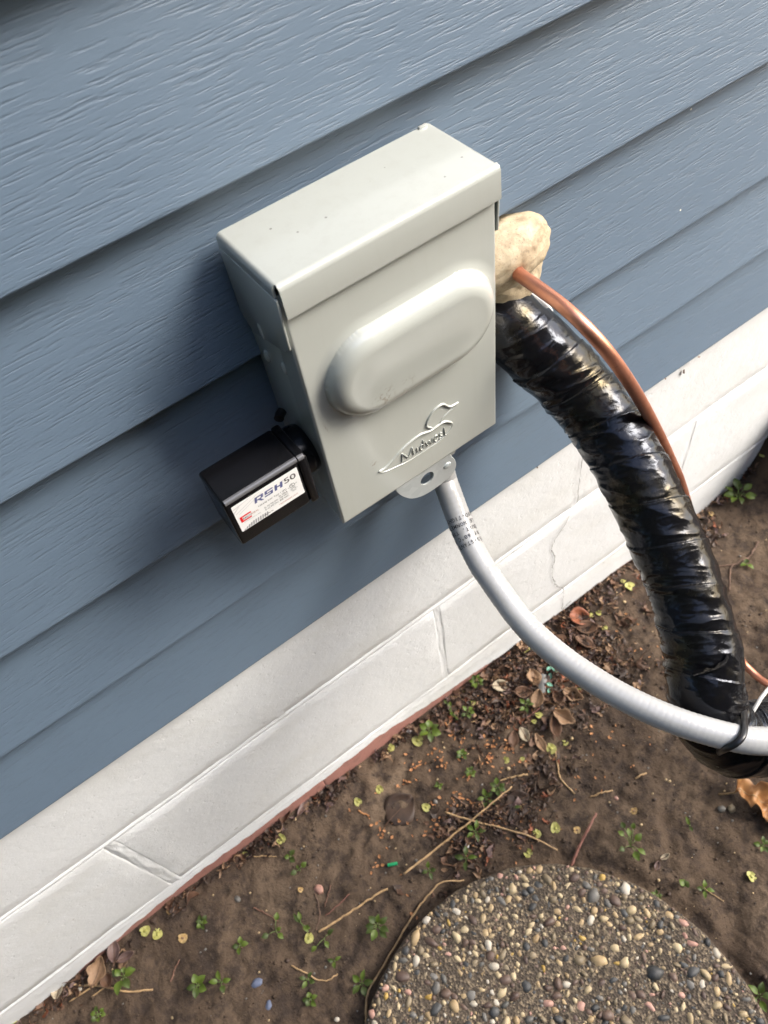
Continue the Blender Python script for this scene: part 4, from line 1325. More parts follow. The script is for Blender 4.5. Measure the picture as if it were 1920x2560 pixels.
def seed(x, y, label, r_=0.0052, mat='seed', dry=False, cat='seed', pair=None):
    z = gh(x, y) + 0.0016
    t_ = thing('winged_seed', label, cat, (x, y, z), 'winged seeds fallen on the soil')
    rs_ = random.Random(int((x * 7919 + y * 104729) * 1000))
    yaw = rs_.random() * 6.28
    n = 18
    mb = MB()
    vs, fs = [(0, 0, 0.0003)], []
    for rr_ in (0.35, 0.7, 1.0):
        for k in range(n):
            a = 2 * math.pi * k / n
            notch = 1 - 0.35 * math.exp(-(((a - 0.02 + math.pi) % (2 * math.pi) - math.pi) / 0.22) ** 2)
            q = r_ * rr_ * notch * (1 + 0.07 * math.sin(3 * a + yaw))
            vs.append((q * math.cos(a), q * 0.86 * math.sin(a), 0.25 * r_ * rr_ ** 2 * (0.5 + 0.5 * math.sin(2 * a + yaw)) + 0.07 * r_ * math.sin(9 * a + 3 * yaw) * rr_ + 0.08 * r_ * math.sin(5 * a + yaw) * rr_))
    fs = [(0, 1 + k, 1 + (k + 1) % n) for k in range(n)]
    for b in (0, 1):
        fs += [(1 + b * n + k, 1 + (b + 1) * n + k, 1 + (b + 1) * n + (k + 1) % n, 1 + b * n + (k + 1) % n) for k in range(n)]
    mb.add(place(vs, x, y, z, yaw, rs_.uniform(-.35, .35), rs_.uniform(-.35, .35)), fs)
    mb.build('wing', M[mat], t_, smooth=True)
    bm = bmesh.new(); bmesh.ops.create_icosphere(bm, subdivisions=2, radius=1.0)
    mb = MB(); mb.bm(bm, mat=Matrix.Translation((x, y, z + 0.0005)) @ Matrix.Rotation(yaw, 4, 'Z') @ Matrix.Diagonal((r_ * 0.38, r_ * 0.24, r_ * 0.16, 1))); bm.free()
    mb.build('kernel', M['seed_core'] if mat == 'seed' else M['leaf_tan'], t_, smooth=True)
    return t_


SEEDS = [
    ((0.4698,-0.0032), 0.0075, 'seed', 'big yellow-green winged seed in the corner under the grey conduit by the foundation'),
    ((0.3615,-0.0167), 0.0060, 'seed', 'ring-shaped pale green winged seed on leaf litter near the red foundation strip'),
    ((0.2706,-0.0140), 0.0078, 'seed', 'large crumpled yellow-green seed touching the five-leaf weed by the foundation'),
    ((0.2976,-0.0019), 0.0045, 'seed_dry', 'small yellow seed resting on top edge of the five-leaf weed by the foundation'),
    ((0.4020,-0.1288), 0.0075, 'seed', 'bright yellow winged seed on dark leaf litter left of bare soil under the conduit'),
    ((0.3465,-0.1047), 0.0050, 'seed', 'upright yellow-green seed beside the orange bud scales'),
    ((0.3640,-0.1164), 0.0032, 'seed', 'tiny green seed right of the orange bud scales'),
    ((0.4191,-0.0866), 0.0055, 'seed', 'olive green seed among tan leaves in the deep leaf litter'),
    ((0.4089,-0.0888), 0.0038, 'seed', 'small pale seed just below the olive one in the leaf litter'),
    ((0.1929,-0.0335), 0.0058, 'seed', 'olive yellow seed on bare soil below the red strip, left of the rust leaf'),
    ((0.2275,-0.0877), 0.0058, 'seed', 'round lime yellow seed right of the half buried rust leaf'),
    ((0.3398,-0.2044), 0.0068, 'seed', 'yellow-green cupped seed above the stepping stone, right of the crossed straws'),
    ((0.3172,-0.1958), 0.0058, 'seed', 'yellow seed at the lower end of the crossed straws above the stepping stone'),
    ((0.3613,0.0043), 0.0050, 'seed_core', 'dull olive seed against the red strip of the foundation'),
    ((0.3452,0.0021), 0.0045, 'seed_dry', 'orange tan seed between the red strip and the tall weed'),
    ((0.2367,0.0006), 0.0056, 'seed', 'pale torn seed below the red strip, left of the five-leaf weed'),
    ((0.4229,-0.1335), 0.0044, 'seed', 'small bright yellow seed right of the big yellow one in the leaf litter'),
    ((0.4297,-0.2477), 0.0050, 'seed_dry', 'orange yellow seed on bare soil above the weed beside the stepping stone'),
    ((0.3593,-0.2217), 0.0050, 'seed_dry', 'dry tan seed left of the red brown twig at the stepping stone'),
    ((0.4815,-0.3807), 0.0062, 'seed', 'pale yellow seed on bare soil near the right picture edge'),
    ((0.2943,-0.2053), 0.0062, 'seed', 'round green seed just above the rim of the stepping stone'),
    ((0.0576,-0.0096), 0.0068, 'seed', 'round pale green seed on bare soil below the red foundation strip'),
    ((0.1614,-0.0291), 0.0056, 'seed', 'bright yellow seed on bare soil in front of the red strip'),
    ((0.0126,0.0030), 0.0050, 'seed', 'dark edged olive seed beside a thin curved straw by the foundation'),
    ((0.0258,-0.1216), 0.0062, 'seed', 'pale speckled seed at the lower end of the thick straw'),
    ((0.0458,-0.0730), 0.0036, 'seed_dry', 'golden torn seed left of the pink stone'),
    ((-0.0943,0.0024), 0.0056, 'seed_dry', 'tan crumpled seed above the pair of yellow seeds'),
    ((-0.1292,0.0003), 0.0066, 'seed', 'left yellow-green seed of the pair near the foundation'),
    ((-0.1190,-0.0113), 0.0068, 'seed', 'right two-lobed yellow seed of the pair near the foundation'),
    ((-0.0963,-0.0329), 0.0060, 'seed_dry', 'white and orange dry seed right of the yellow pair'),
    ((-0.2978,0.0115), 0.0045, 'seed', 'yellow seed in dark litter at the lower left corner'),
    ((0.6546,-0.0222), 0.0075, 'seed', 'lime yellow seed close to the black bundle'),
    ((0.6539,-0.0099), 0.0040, 'seed', 'small olive seed just above the lime yellow one by the black bundle'),
    ((0.5770,-0.0026), 0.0055, 'seed', 'pale seed beneath the cracked end of the foundation block'),
    ((0.5763,-0.0200), 0.0062, 'seed', 'flat yellow seed right of the rust red leaf'),
    ((0.5789,-0.0473), 0.0052, 'seed', 'tilted yellow seed below and right of the rust red leaf'),
    ((0.4850,-0.0912), 0.0056, 'seed', 'yellow seed under the lower edge of the grey conduit'),
    ((0.5883,-0.0265), 0.0040, 'seed_core', 'dull green seed right of the flat yellow one'),
    ((0.9533,0.0014), 0.0046, 'seed', 'yellow scrap of seed on the soil bank at the right edge'),
    ((0.8486,-0.0060), 0.0040, 'seed_dry', 'small cream seed below the foundation right of the black bundle'),
]
for (xy, r_, mt, lb) in SEEDS:
    seed(xy[0], xy[1], lb, r_, mt)


def oval_leaf(L, Wd, seed_=0, fold=0.35, lobed=False):
    nu, nv = 8, 5
    vs = []
    for i in range(nu):
        t = i / (nu - 1)
        w = Wd * (math.sin(math.pi * max(0.02, min(0.985, t ** 0.8))) ** 0.8)
        if lobed: w *= 0.72 + 0.28 * abs(math.sin(3.5 * math.pi * t + .6))
        for j in range(nv):
            s_ = j / (nv - 1) * 2 - 1
            vs.append((t * L, s_ * w, fold * abs(s_) * w * 0.8 + 0.22 * L * math.sin(t * math.pi * 0.8) * 0.6 - 0.12 * L * t * t))
    fs = [(i * nv + j, (i + 1) * nv + j, (i + 1) * nv + j + 1, i * nv + j + 1) for i in range(nu - 1) for j in range(nv - 1)]
    return np.array(vs), fs


def weed(x, y, label, leaves, mat='weed'):
    """leaves: list of (yaw deg, distance of the leaf base from the centre, length, half width, height)"""
    z = gh(x, y)
    t_ = thing('weed', label, 'weed', (x, y, z), 'weed seedlings in the soil')
    mb = MB()
    mb.tube([(x, y, z - 0.002), (x, y, z + 0.002), (x + 0.0005, y, z + 0.004)], 0.0007, 6)
    for (yaw, d0, L, Wd, hz) in leaves:
        a = math.radians(yaw)
        ex, ey = x + d0 * math.cos(a), y + d0 * math.sin(a)
        if d0 > 0.001:
            mb.tube(spline([(x, y, z + 0.002), (x + (ex - x) * .5, y + (ey - y) * .5, z + hz * 0.8 + 0.002), (ex, ey, z + hz)], 8), 0.0004, 6)
    mb.build('stem', M['stem'], t_, smooth=True)
    for k, (yaw, d0, L, Wd, hz) in enumerate(leaves):
        a = math.radians(yaw)
        v, f = oval_leaf(L, Wd, k)
        mb = MB(); mb.add(place(v, x + d0 * math.cos(a), y + d0 * math.sin(a), z + hz, a, -0.15 + 0.3 * (k % 3 - 1) * 0.5, 0.25 * (k % 2 * 2 - 1)), f)
        mb.build('leaf', M[mat if k % 4 else ('weed_dark' if mat == 'weed' else 'weed')], t_, smooth=True)
    return t_


rs = random.Random(31)


def rosette(n, L, Wd, d0=0.002, hz=0.006, start=None, spread=360):
    s0 = rs.random() * 360 if start is None else start
    return [(s0 + spread * k / n + rs.uniform(-14, 14), d0 * rs.uniform(0.8, 1.3), L * rs.uniform(0.8, 1.15), Wd * rs.uniform(0.85, 1.15), hz * rs.uniform(0.7, 1.4)) for k in range(n)]


WEEDS = [
    ((0.2897,-0.0160), rosette(6, 0.0115, 0.0048, 0.003, 0.012), 'weed', 'bright green weed with five rounded leaves against the red foundation strip'),
    ((0.3833,-0.0004), rosette(7, 0.0075, 0.0030, 0.003, 0.012), 'weed', 'small leafy weed at the red strip above the ring-shaped seed'),
    ((0.3304,-0.0113), [(80, 0.002, .006, .002, .004), (260, 0.002, .006, .002, .004), (60, .006, .006, .0022, .012), (240, .004, .006, .0022, .016), (90, .009, .006, .002, .018), (-90, .009, .006, .002, .008)], 'weed', 'narrow upright weed sprig left of the ring-shaped seed'),
    ((0.3461,-0.0268), rosette(5, 0.0075, 0.0030, 0.003, 0.008), 'weed', 'low weed under the ring-shaped seed'),
    ((0.3057,-0.0641), rosette(5, 0.0070, 0.0028, 0.002, 0.003), 'weed', 'flat little weed on bare soil left of the orange bud scales'),
    ((0.2993,-0.0898), rosette(6, 0.0060, 0.0024, 0.002, 0.005), 'weed', 'tiny weed with an orange chip beneath the bud scales'),
    ((0.2565,-0.0771), rosette(4, 0.0055, 0.0020, 0.001, 0.003), 'weed', 'tiny weed seedling alone on bare soil above the rust leaf'),
    ((0.3131,-0.1264), rosette(6, 0.0080, 0.0034, 0.003, 0.008), 'weed_dark', 'weed just above the top end of the long straw'),
    ((0.2945,-0.1257), rosette(5, 0.0085, 0.0030, 0.003, 0.006), 'weed_dark', 'dark weed left of the top end of the long straw'),
    ((0.3120,-0.1544), [(-35, 0.001, 0.0125, 0.0022, 0.003)], 'weed', 'single bright green blade on dark litter'),
    ((0.4145,-0.0676), rosette(5, 0.0080, 0.0026, 0.003, 0.008), 'weed_dark', 'dark green weed among tan leaves under the conduit'),
    ((0.2576,-0.1494), rosette(5, 0.0095, 0.0030, 0.003, 0.008), 'weed', 'weed beneath the crossing of the two straws'),
    ((0.3960,-0.2742), [(168, 0.011, 0.0072, 0.0032, 0.016), (250, 0.008, 0.0115, 0.0042, 0.012), (285, 0.0085, 0.0100, 0.0034, 0.012), (5, 0.007, 0.0110, 0.0040, 0.012), (75, 0.018, 0.0075, 0.0032, 0.022), (100, 0.012, 0.0080, 0.0034, 0.020), (40, 0.017, 0.0070, 0.0030, 0.018), (60, 0.009, 0.0090, 0.0034, 0.016)], 'weed', 'long-stalked weed with round leaves above the stepping stone'),
    ((0.4682,-0.3003), [(70, 0.001, 0.010, 0.0022, 0.004), (250, 0.001, 0.006, 0.002, 0.003)], 'weed_dark', 'upright single leaf on bare soil between the weed and the oak leaf'),
    ((0.4135,-0.3420), rosette(2, 0.0075, 0.0045, 0.0, 0.006, 10, 180), 'weed', 'round two-leaf seedling near the stone rim on the right'),
    ((0.4290,-0.3579), rosette(4, 0.0080, 0.0026, 0.002, 0.006), 'weed', 'weed with a dry grass blade right of the two-leaf seedling'),
    ((0.5184,-0.3655), rosette(5, 0.0080, 0.0028, 0.002, 0.006), 'weed_dark', 'dark weed at the right edge below the oak leaf'),
    ((0.3819,-0.3308), rosette(5, 0.0050, 0.0020, 0.002, 0.004), 'weed', 'tiny weed growing at the rim of the stepping stone'),
    ((0.0557,-0.0340), rosette(3, 0.0080, 0.0034, 0.001, 0.005), 'weed_dark', 'small dark seedling below the round pale green seed'),
    ((0.0572,-0.0537), [(175, .004, .008, .0032, .006), (5, .004, .008, .0034, .008), (90, .002, .005, .002, .004)], 'weed', 'spread two-leaf seedling above the golden torn seed'),
    ((-0.0024,-0.0923), [(170, .009, .0085, .0032, .006), (50, .011, .0085, .0032, .008), (285, .005, .0085, .0032, .006), (350, .002, .006, .0025, .004)], 'weed', 'sprawling weed left of the lower end of the thick straw'),
    ((-0.0445,-0.0801), rosette(4, 0.0080, 0.0032, 0.002, 0.006), 'weed', 'low weed on bare soil left of the curved pale straw'),
    ((-0.1043,-0.0869), rosette(5, 0.0100, 0.0042, 0.002, 0.008), 'weed', 'clumped weed right of the short brown twig'),
    ((-0.0812,-0.0996), rosette(4, 0.0100, 0.0030, 0.003, 0.006), 'weed', 'weed between the clumped weed and the blue stone'),
    ((-0.0691,-0.0333), rosette(6, 0.0065, 0.0026, 0.002, 0.004), 'weed_dark', 'small round rosette below the pair of yellow seeds'),
    ((0.0401,-0.1330), [(0, .006, .0095, .003, .006), (190, .012, .008, .003, .005), (265, .004, .008, .0028, .006)], 'weed', 'weed below the pale speckled seed at the straw end'),
    ((0.0267,-0.1046), [(95, .002, .013, .0026, .006), (70, .004, .009, .0026, .008), (280, .004, .009, .0025, .006), (300, .006, .007, .0025, .006)], 'weed', 'tall narrow weed left of the thick straw end'),
    ((0.0985,-0.1611), rosette(8, 0.0115, 0.0038, 0.004, 0.010), 'weed_dark', 'bushy dark weed between the thick straw and the stone'),
    ((0.0367,-0.1594), rosette(3, 0.0075, 0.0024, 0.001, 0.004), 'weed', 'small seedling above the curved pale straw'),
    ((-0.0067,-0.1747), rosette(5, 0.0070, 0.0028, 0.002, 0.005), 'weed', 'round seedling below the curved pale straw'),
    ((0.0497,-0.1970), rosette(5, 0.0110, 0.0036, 0.003, 0.008), 'weed_dark', 'dark weed touching the long stem beside the stone'),
    ((0.0016,-0.1568), rosette(4, 0.0085, 0.0026, 0.002, 0.004), 'weed_dark', 'dark weed under the bend of the curved pale straw'),
    ((-0.1719,-0.0273), [(115, .004, .010, .0042, .014), (100, .001, .009, .0036, .018), (-10, .004, .013, .0052, .014), (235, .004, .0155, .0056, .014), (280, .004, .0125, .0048, .013), (60, .004, .007, .003, .010)], 'weed', 'bright green five-leaf weed over the pale twig near the lower left'),
    ((-0.2138,-0.0423), rosette(6, 0.0060, 0.0028, 0.003, 0.006), 'weed', 'small green rosette at the bottom edge near the left corner'),
    ((0.8973,-0.0126), rosette(9, 0.0140, 0.0052, 0.008, 0.014), 'weed', 'leafy weed on the soil right of the foundation corner'),
    ((0.9904,0.0260), rosette(4, 0.0190, 0.0095, 0.004, 0.014), 'weed_dark', 'broad-leaved plant on the soil bank at the right edge'),
    ((0.8052,-0.0228), rosette(2, 0.0095, 0.0045, 0.001, 0.004), 'weed', 'single round leaf seedling beside the black bundle'),
    ((0.8084,-0.1020), rosette(3, 0.0090, 0.0034, 0.001, 0.004), 'weed', 'pale seedling beside the forked root on the right'),
    ((0.2285,-0.1663), rosette(4, 0.0110, 0.0030, 0.003, 0.010), 'weed_dark', 'narrow-leaved weed near the white stone above the stone rim'),
    ((0.1846,-0.1491), rosette(4, 0.0080, 0.0026, 0.002, 0.006), 'weed_dark', 'weed at the lower end of the long straw'),
    ((0.3938,-0.4642), rosette(5, 0.0105, 0.0036, 0.003, 0.010), 'weed', 'weed at the stone rim in the lower right corner'),
]
for (xy, lv, mt, lb) in WEEDS:
    weed(xy[0], xy[1], lb, lv, mt)


def twig(name, pts, r0, r1, mat, label, cat, side=(), z0=0.0015):
    P2 = [(a, b, gh(a, b) + z0 + (c if len(t) > 2 else 0)) for t in pts for (a, b, c) in [(t[0], t[1], t[2] if len(t) > 2 else 0)]]
    P_ = spline(P2, max(16, 9 * len(P2))) if len(P2) > 2 else np.linspace(P2[0], P2[1], 16)
    k = len(P_)
    P_ = P_ + 0.0007 * np.stack([vnoise(np.arange(k) * 0.45, np.full(k, 1.0 + P2[0][0] * 90), 3), vnoise(np.arange(k) * 0.45, np.full(k, 5.0 + P2[0][1] * 90), 4), 0.5 * vnoise(np.arange(k) * .45, np.full(k, 9.0), 5)], 1)
    zmin = np.array([gh(a, b) for a, b in P_[:, :2]]) + r1 * 0.6
    P_[:, 2] = np.maximum(P_[:, 2], zmin)
    rad_ = np.linspace(r0, r1, k) * (1 + 0.15 * vnoise(np.arange(k) * 0.8, np.full(k, 2.0), 8))
    rad_[k // 3] *= 1.25; rad_[2 * k // 3] *= 1.2
    mb = MB(); mb.tube(P_, rad_, 8)
    for (t_, ex, ey) in side:
        p = P_[int(t_ * (k - 1))]
        Q = np.linspace(p, (ex, ey, gh(ex, ey) + 0.002), 8)
        mb.tube(Q, np.linspace(r1 * 1.2, r1 * 0.6, 8), 6)
    o_ = mb.build(name, M[mat], smooth=True, loc=tuple(P_[0]))
    return tag(o_, label, cat, 'twigs and straws on the soil')


twig('straw', [(0.1574,-0.1353), (0.1879,-0.1344), (0.2311,-0.1357), (0.2753,-0.1370), (0.3287,-0.1365)], 0.0014, 0.0010, 'straw', 'long straight tan straw lying diagonally above the stepping stone', 'straw', z0=.010)
twig('straw', [(0.2420,-0.1083), (0.2658,-0.1406), (0.3007,-0.1834), (0.3248,-0.2245)], 0.0013, 0.0009, 'straw', 'tan straw crossing beneath the long diagonal one', 'straw', z0=.006)
twig('straw', [(0.3234,-0.1209), (0.3407,-0.1267), (0.3563,-0.1343)], 0.0010, 0.0013, 'straw', 'short straw piece above the end of the long diagonal straw', 'straw')
twig('twig', [(0.3266,-0.2468), (0.3473,-0.2381), (0.3720,-0.2290), (0.3906,-0.2224)], 0.0018, 0.0013, 'twig_red', 'red brown twig leaning against the rim of the stepping stone', 'twig', z0=.006)
twig('twig', [(0.4041,-0.1349), (0.3941,-0.1501), (0.3858,-0.1649), (0.3866,-0.1894)], 0.0011, 0.0011, 'straw', 'hooked brown stalk at the right edge of the leaf litter', 'twig')
twig('straw', [(0.3994,-0.2030), (0.4127,-0.2083), (0.4268,-0.2142)], 0.0011, 0.0010, 'straw', 'short straw on bare soil above the red brown twig', 'straw')
twig('straw', [(0.0379,-0.1237), (0.0616,-0.1260), (0.0968,-0.1296), (0.1226,-0.1323), (0.1323,-0.1347)], 0.0014, 0.0012, 'straw', 'thick pale straw left of the stepping stone', 'straw')
twig('twig', [(-0.0116,-0.0533), (-0.0030,-0.0684), (0.0054,-0.0849)], 0.0009, 0.0007, 'twig', 'thin brown twig on bare soil left of the thick straw', 'twig')
twig('straw', [(-0.0070,-0.1331), (0.0016,-0.1467), (0.0102,-0.1624), (0.0201,-0.1708), (0.0326,-0.1717)], 0.0010, 0.0008, 'straw', 'curved pale straw near the bottom left of the stone', 'straw')
twig('stem_stalk', [(0.0277,-0.2356), (0.0474,-0.2099), (0.0578,-0.2040), (0.0814,-0.1966), (0.1006,-0.1886), (0.1462,-0.1737), (0.1825,-0.1677), (0.1980,-0.1732), (0.2123,-0.1823)], 0.0013, 0.0009, 'straw', 'long bent dry stalk following the left rim of the stone', 'stalk', z0=.006)
twig('twig', [(-0.2281,0.0055), (-0.2021,-0.0158), (-0.1865,-0.0310), (-0.1722,-0.0450), (-0.1521,-0.0570)], 0.0014, 0.0011, 'straw', 'pale forked twig below the five-leaf weed near the lower left', 'twig', side=((0.28, *(-0.2399,-0.0077)), (0.42, *(-0.2152,-0.0201))))
twig('twig', [(-0.1109,-0.0498), (-0.1212,-0.0554), (-0.1307,-0.0629)], 0.0007, 0.0009, 'twig', 'short brown twig on bare soil right of the five-leaf weed', 'twig')
twig('twig', [(0.0789,-0.0898), (0.0690,-0.0969), (0.0586,-0.1050)], 0.0006, 0.0005, 'twig', 'thin twig below the pink stone, leaning right', 'twig')
twig('twig', [(0.0574,-0.0858), (0.0556,-0.0964), (0.0492,-0.1089), (0.0363,-0.1210)], 0.0007, 0.0006, 'root', 'thin bent twig below the pink stone, running to the thick straw', 'twig')
twig('twig', [(0.0915,-0.1122), (0.0700,-0.1135), (0.0542,-0.1142)], 0.0006, 0.0005, 'twig_red', 'fine reddish twig running down to the thick straw end', 'twig')
twig('root', [(0.8529,-0.0868), (0.8238,-0.0946), (0.8049,-0.0923), (0.7890,-0.0912), (0.7765,-0.0997), (0.7567,-0.1147)], 0.0017, 0.0011, 'root', 'forked grey brown root on the soil right of the black bundle', 'root', side=((0.52, *(0.7757,-0.0779)),))
twig('straw', [(0.4595,-0.2211), (0.4670,-0.2223), (0.4750,-0.2242)], 0.0012, 0.0010, 'straw', 'short tan splinter on bare soil left of the bundle bend', 'straw')
twig('grass_blade', [(0.4306,-0.3574), (0.4338,-0.3665), (0.4385,-0.3796)], 0.0006, 0.0004, 'straw', 'dry grass blade by the stone rim on the right', 'grass blade')
twig('straw', [(0.3188,-0.0369), (0.3385,-0.0373), (0.3590,-0.0406)], 0.0007, 0.0008, 'straw', 'thin grey straw below the low weed by the foundation', 'straw')
twig('straw', [(0.0184,-0.0049), (0.0302,-0.0129), (0.0418,-0.0226)], 0.0006, 0.0005, 'straw', 'fine curved straw beside the dark edged olive seed', 'straw')
twig('straw', [(0.1554,-0.0390), (0.1623,-0.0515)], 0.0011, 0.0009, 'chip', 'orange splinter beside the bright yellow seed', 'straw')
twig('twig', [(0.2639,-0.0966), (0.2668,-0.1107), (0.2727,-0.1313), (0.2811,-0.1483)], 0.0011, 0.0009, 'root', 'dark twig running under the long diagonal straw', 'twig')
twig('twig', [(0.3851,-0.0567), (0.3930,-0.0711), (0.4054,-0.0779), (0.4302,-0.0801)], 0.0010, 0.0008, 'twig_red', 'rust coloured stalk across the tan leaves under the conduit', 'twig')
twig('twig', [(0.3145,-0.0173), (0.3137,-0.0258), (0.3137,-0.0359)], 0.0013, 0.0010, 'chip', 'orange brown stub right of the five-leaf weed by the foundation', 'twig')
twig('twig', [(0.5347,-0.0011), (0.5312,-0.0199), (0.5260,-0.0354)], 0.0013, 0.0010, 'straw', 'tan stalk lying along the conduit below the block crack', 'twig')


def dry_leaf(xy, L, Wd, mat, label, yaw=None, curl=0.7, lobes=0, z=0.002, sd_=1):
    x, y = xy
    v, f = leaf_sheet(L, Wd, 16 if lobes else 11, 8, curl, lobes, sd_, 0.4)
    rs_ = random.Random(sd_)
    yw = rs_.random() * 6.28 if yaw is None else math.radians(yaw)
    q = place(v, x, y, gh(x, y) + z, yw, rs_.uniform(-.25, .25), rs_.uniform(-.3, .3))
    # lift so that it lies on the soil
    q[:, 2] += max(0.0, float(np.max(ground_h(q[:, 0], q[:, 1]) - q[:, 2]) - 0.002))
    t_ = thing('dry_leaf', label, 'leaf', (x, y, gh(x, y)), 'dry leaves on the soil')
    mb = MB(); mb.add(q, f)
    b = mb.build('blade', M[mat], t_, smooth=True)
    s = b.modifiers.new('thick', 'SOLIDIFY'); s.thickness = 0.0004
    nv = 8
    mid = [q[i * nv + 3] * .5 + q[i * nv + 4] * .5 + np.array([0, 0, 0.0002]) for i in range(len(q) // nv)]
    st = mid[0] - (mid[1] - mid[0]) * 1.8
    mb = MB(); mb.tube(np.array([st] + mid), np.linspace(0.0006, 0.0002, len(mid) + 1), 6)
    mb.build('midrib', M['leaf_brown'], t_, smooth=True)
    return t_


dry_leaf((0.4072,-0.0238), 0.026, 0.008, 'leaf_pale', 'pale tan dry leaf right of the leafy weed at the red strip', -30, .5, 0, .004, 2)
dry_leaf((0.4496,-0.0425), 0.023, 0.010, 'leaf_tan', 'tan triangular leaf left of the grey scrap under the conduit', 70, .9, 0, .005, 3)
dry_leaf((0.4332,-0.0700), 0.026, 0.009, 'leaf_tan', 'tan curled leaf below the grey scrap', 35, 1.0, 0, .006, 4)
dry_leaf((0.4240,-0.0500), 0.024, 0.008, 'leaf_brown', 'brown folded leaf above the dark green weed under the conduit', -40, 1.1, 0, .005, 5)
dry_leaf((0.4421,-0.1099), 0.030, 0.011, 'leaf_tan', 'pinkish tan folded leaf at the right end of the leaf litter', -65, 1.2, 2, .006, 6)
dry_leaf((0.3867,-0.0943), 0.020, 0.0065, 'leaf_pale', 'whitish skeleton leaf standing in the leaf litter', 80, .8, 0, .005, 7)
dry_leaf((0.4227,-0.1107), 0.028, 0.008, 'leaf_brown', 'brown curled leaf left of the pinkish one', 60, 1.3, 0, .006, 8)
dry_leaf((0.3718,-0.0905), 0.022, 0.007, 'leaf_brown', 'brown leaf sliver right of the orange bud scales', 45, .9, 0, .003, 9)
dry_leaf((0.3960,-0.1154), 0.026, 0.006, 'leaf_tan', 'narrow tan leaf left of the bright yellow seed', 75, 1.0, 0, .004, 10)
dry_leaf((0.2001,-0.0684), 0.044, 0.022, 'leaf_dark', 'wide rusty brown leaf half sunk in the soil', 10, .15, 0, .0012, 11)
dry_leaf((0.3243,-0.1514), 0.032, 0.013, 'leaf_dark', 'wet dark leaf right of the long diagonal straw end', -15, .25, 0, .002, 12)
dry_leaf((0.3221,-0.0304), 0.012, 0.006, 'leaf_purple', 'small mauve grey leaf scrap right of the orange brown stub', 80, .3, 0, .002, 13)
dry_leaf((-0.1930,-0.0025), 0.030, 0.012, 'leaf_tan', 'brown curled leaf against the foundation left of the five-leaf weed', 40, 1.3, 2, .006, 14)
dry_leaf((-0.1658,-0.0140), 0.014, 0.0065, 'leaf_tan', 'small tan leaf tucked behind the five-leaf weed', 60, .6, 0, .004, 15)
dry_leaf((-0.2416,0.0094), 0.020, 0.007, 'leaf_pale', 'pale pinkish leaf at the left end of the forked twig', 60, 1.0, 0, .005, 16)
dry_leaf((-0.1686,0.0030), 0.026, 0.007, 'leaf_purple', 'purplish curled leaf below the red strip near the yellow seed pair', 70, 1.4, 0, .006, 17)
dry_leaf((-0.1591,-0.0103), 0.022, 0.005, 'leaf_purple', 'narrow purplish leaf beside the curled one', -10, 1.2, 0, .004, 18)
dry_leaf((-0.1910,-0.0179), 0.018, 0.007, 'leaf_brown', 'brown scrap of leaf above the forked twig', 100, 1.2, 0, .004, 19)
dry_leaf((0.5615,-0.0146), 0.030, 0.014, 'leaf_rust', 'rust red leaf under the cracked block', -25, .6, 0, .005, 20)
dry_leaf((0.5586,-0.0340), 0.030, 0.010, 'leaf_brown', 'reddish brown leaf below the rust red one', -40, .8, 0, .004, 21)
dry_leaf((0.5392,-0.0477), 0.030, 0.009, 'leaf_brown', 'grey brown leaf above the conduit in the middle', -60, .9, 0, .004, 22)
dry_leaf((0.4473,-0.0429), 0.022, 0.010, 'leaf_tan', 'tan leaf corner left of the teal scrap', 60, .9, 0, .007, 23)
dry_leaf((0.4742,-0.0931), 0.028, 0.010, 'leaf_tan', 'orange brown leaf below the conduit by the yellow seed', -60, 1.0, 2, .006, 24)
dry_leaf((0.4548,-0.0836), 0.024, 0.008, 'leaf_brown', 'brown leaf between the teal scrap and the orange brown leaf', 80, 1.1, 0, .005, 25)
dry_leaf((0.0788,0.0117), 0.026, 0.008, 'leaf_brown', 'brown leaf leaning at the red strip above the pale green seed', 50, .9, 0, .004, 26)
dry_leaf((0.1012,0.0072), 0.026, 0.004, 'leaf_purple', 'thin grey brown leaf strip along the red strip', 30, .8, 0, .003, 27)
dry_leaf((0.4199,-0.3074), 0.012, 0.0028, 'leaf_pale', 'whitish curled sliver on bare soil right of the long-stalked weed', -10, 1.2, 0, .002, 28)
dry_leaf((0.4051,-0.3084), 0.011, 0.0032, 'leaf_purple', 'grey shiny sliver below the whitish one', 25, .9, 0, .002, 29)

# oak leaf at the right edge
ox, oy = (0.5503,-0.3338)
t_ = thing('dry_leaf', 'large lobed orange brown oak leaf at the right edge below the bundle', 'leaf', (ox, oy, gh(ox, oy)), 'dry leaves on the soil')
up_ = [(0.5375,-0.3063), (0.5465,-0.2971), (0.5529,-0.2994), (0.5600,-0.3072), (0.5594,-0.3156), (0.5667,-0.3166), (0.5715,-0.3276), (0.5791,-0.3306), (0.5736,-0.3406), (0.5853,-0.3458), (0.5826,-0.3569), (0.5801,-0.3678)]
lo_ = [(0.5371,-0.3071), (0.5368,-0.3137), (0.5389,-0.3195), (0.5373,-0.3238), (0.5332,-0.3303), (0.5394,-0.3303), (0.5387,-0.3383), (0.5371,-0.3443), (0.5405,-0.3466), (0.5387,-0.3543), (0.5308,-0.3635), (0.5416,-0.3610), (0.5455,-0.3720), (0.5604,-0.3709), (0.5795,-0.3682)]
nu, nv = 70, 17


def poly_at(pts, n):
    P_ = np.array(pts); u_ = np.linspace(0, len(P_) - 1, n)
    return np.stack([np.interp(u_, np.arange(len(P_)), P_[:, c]) for c in (0, 1)], 1)


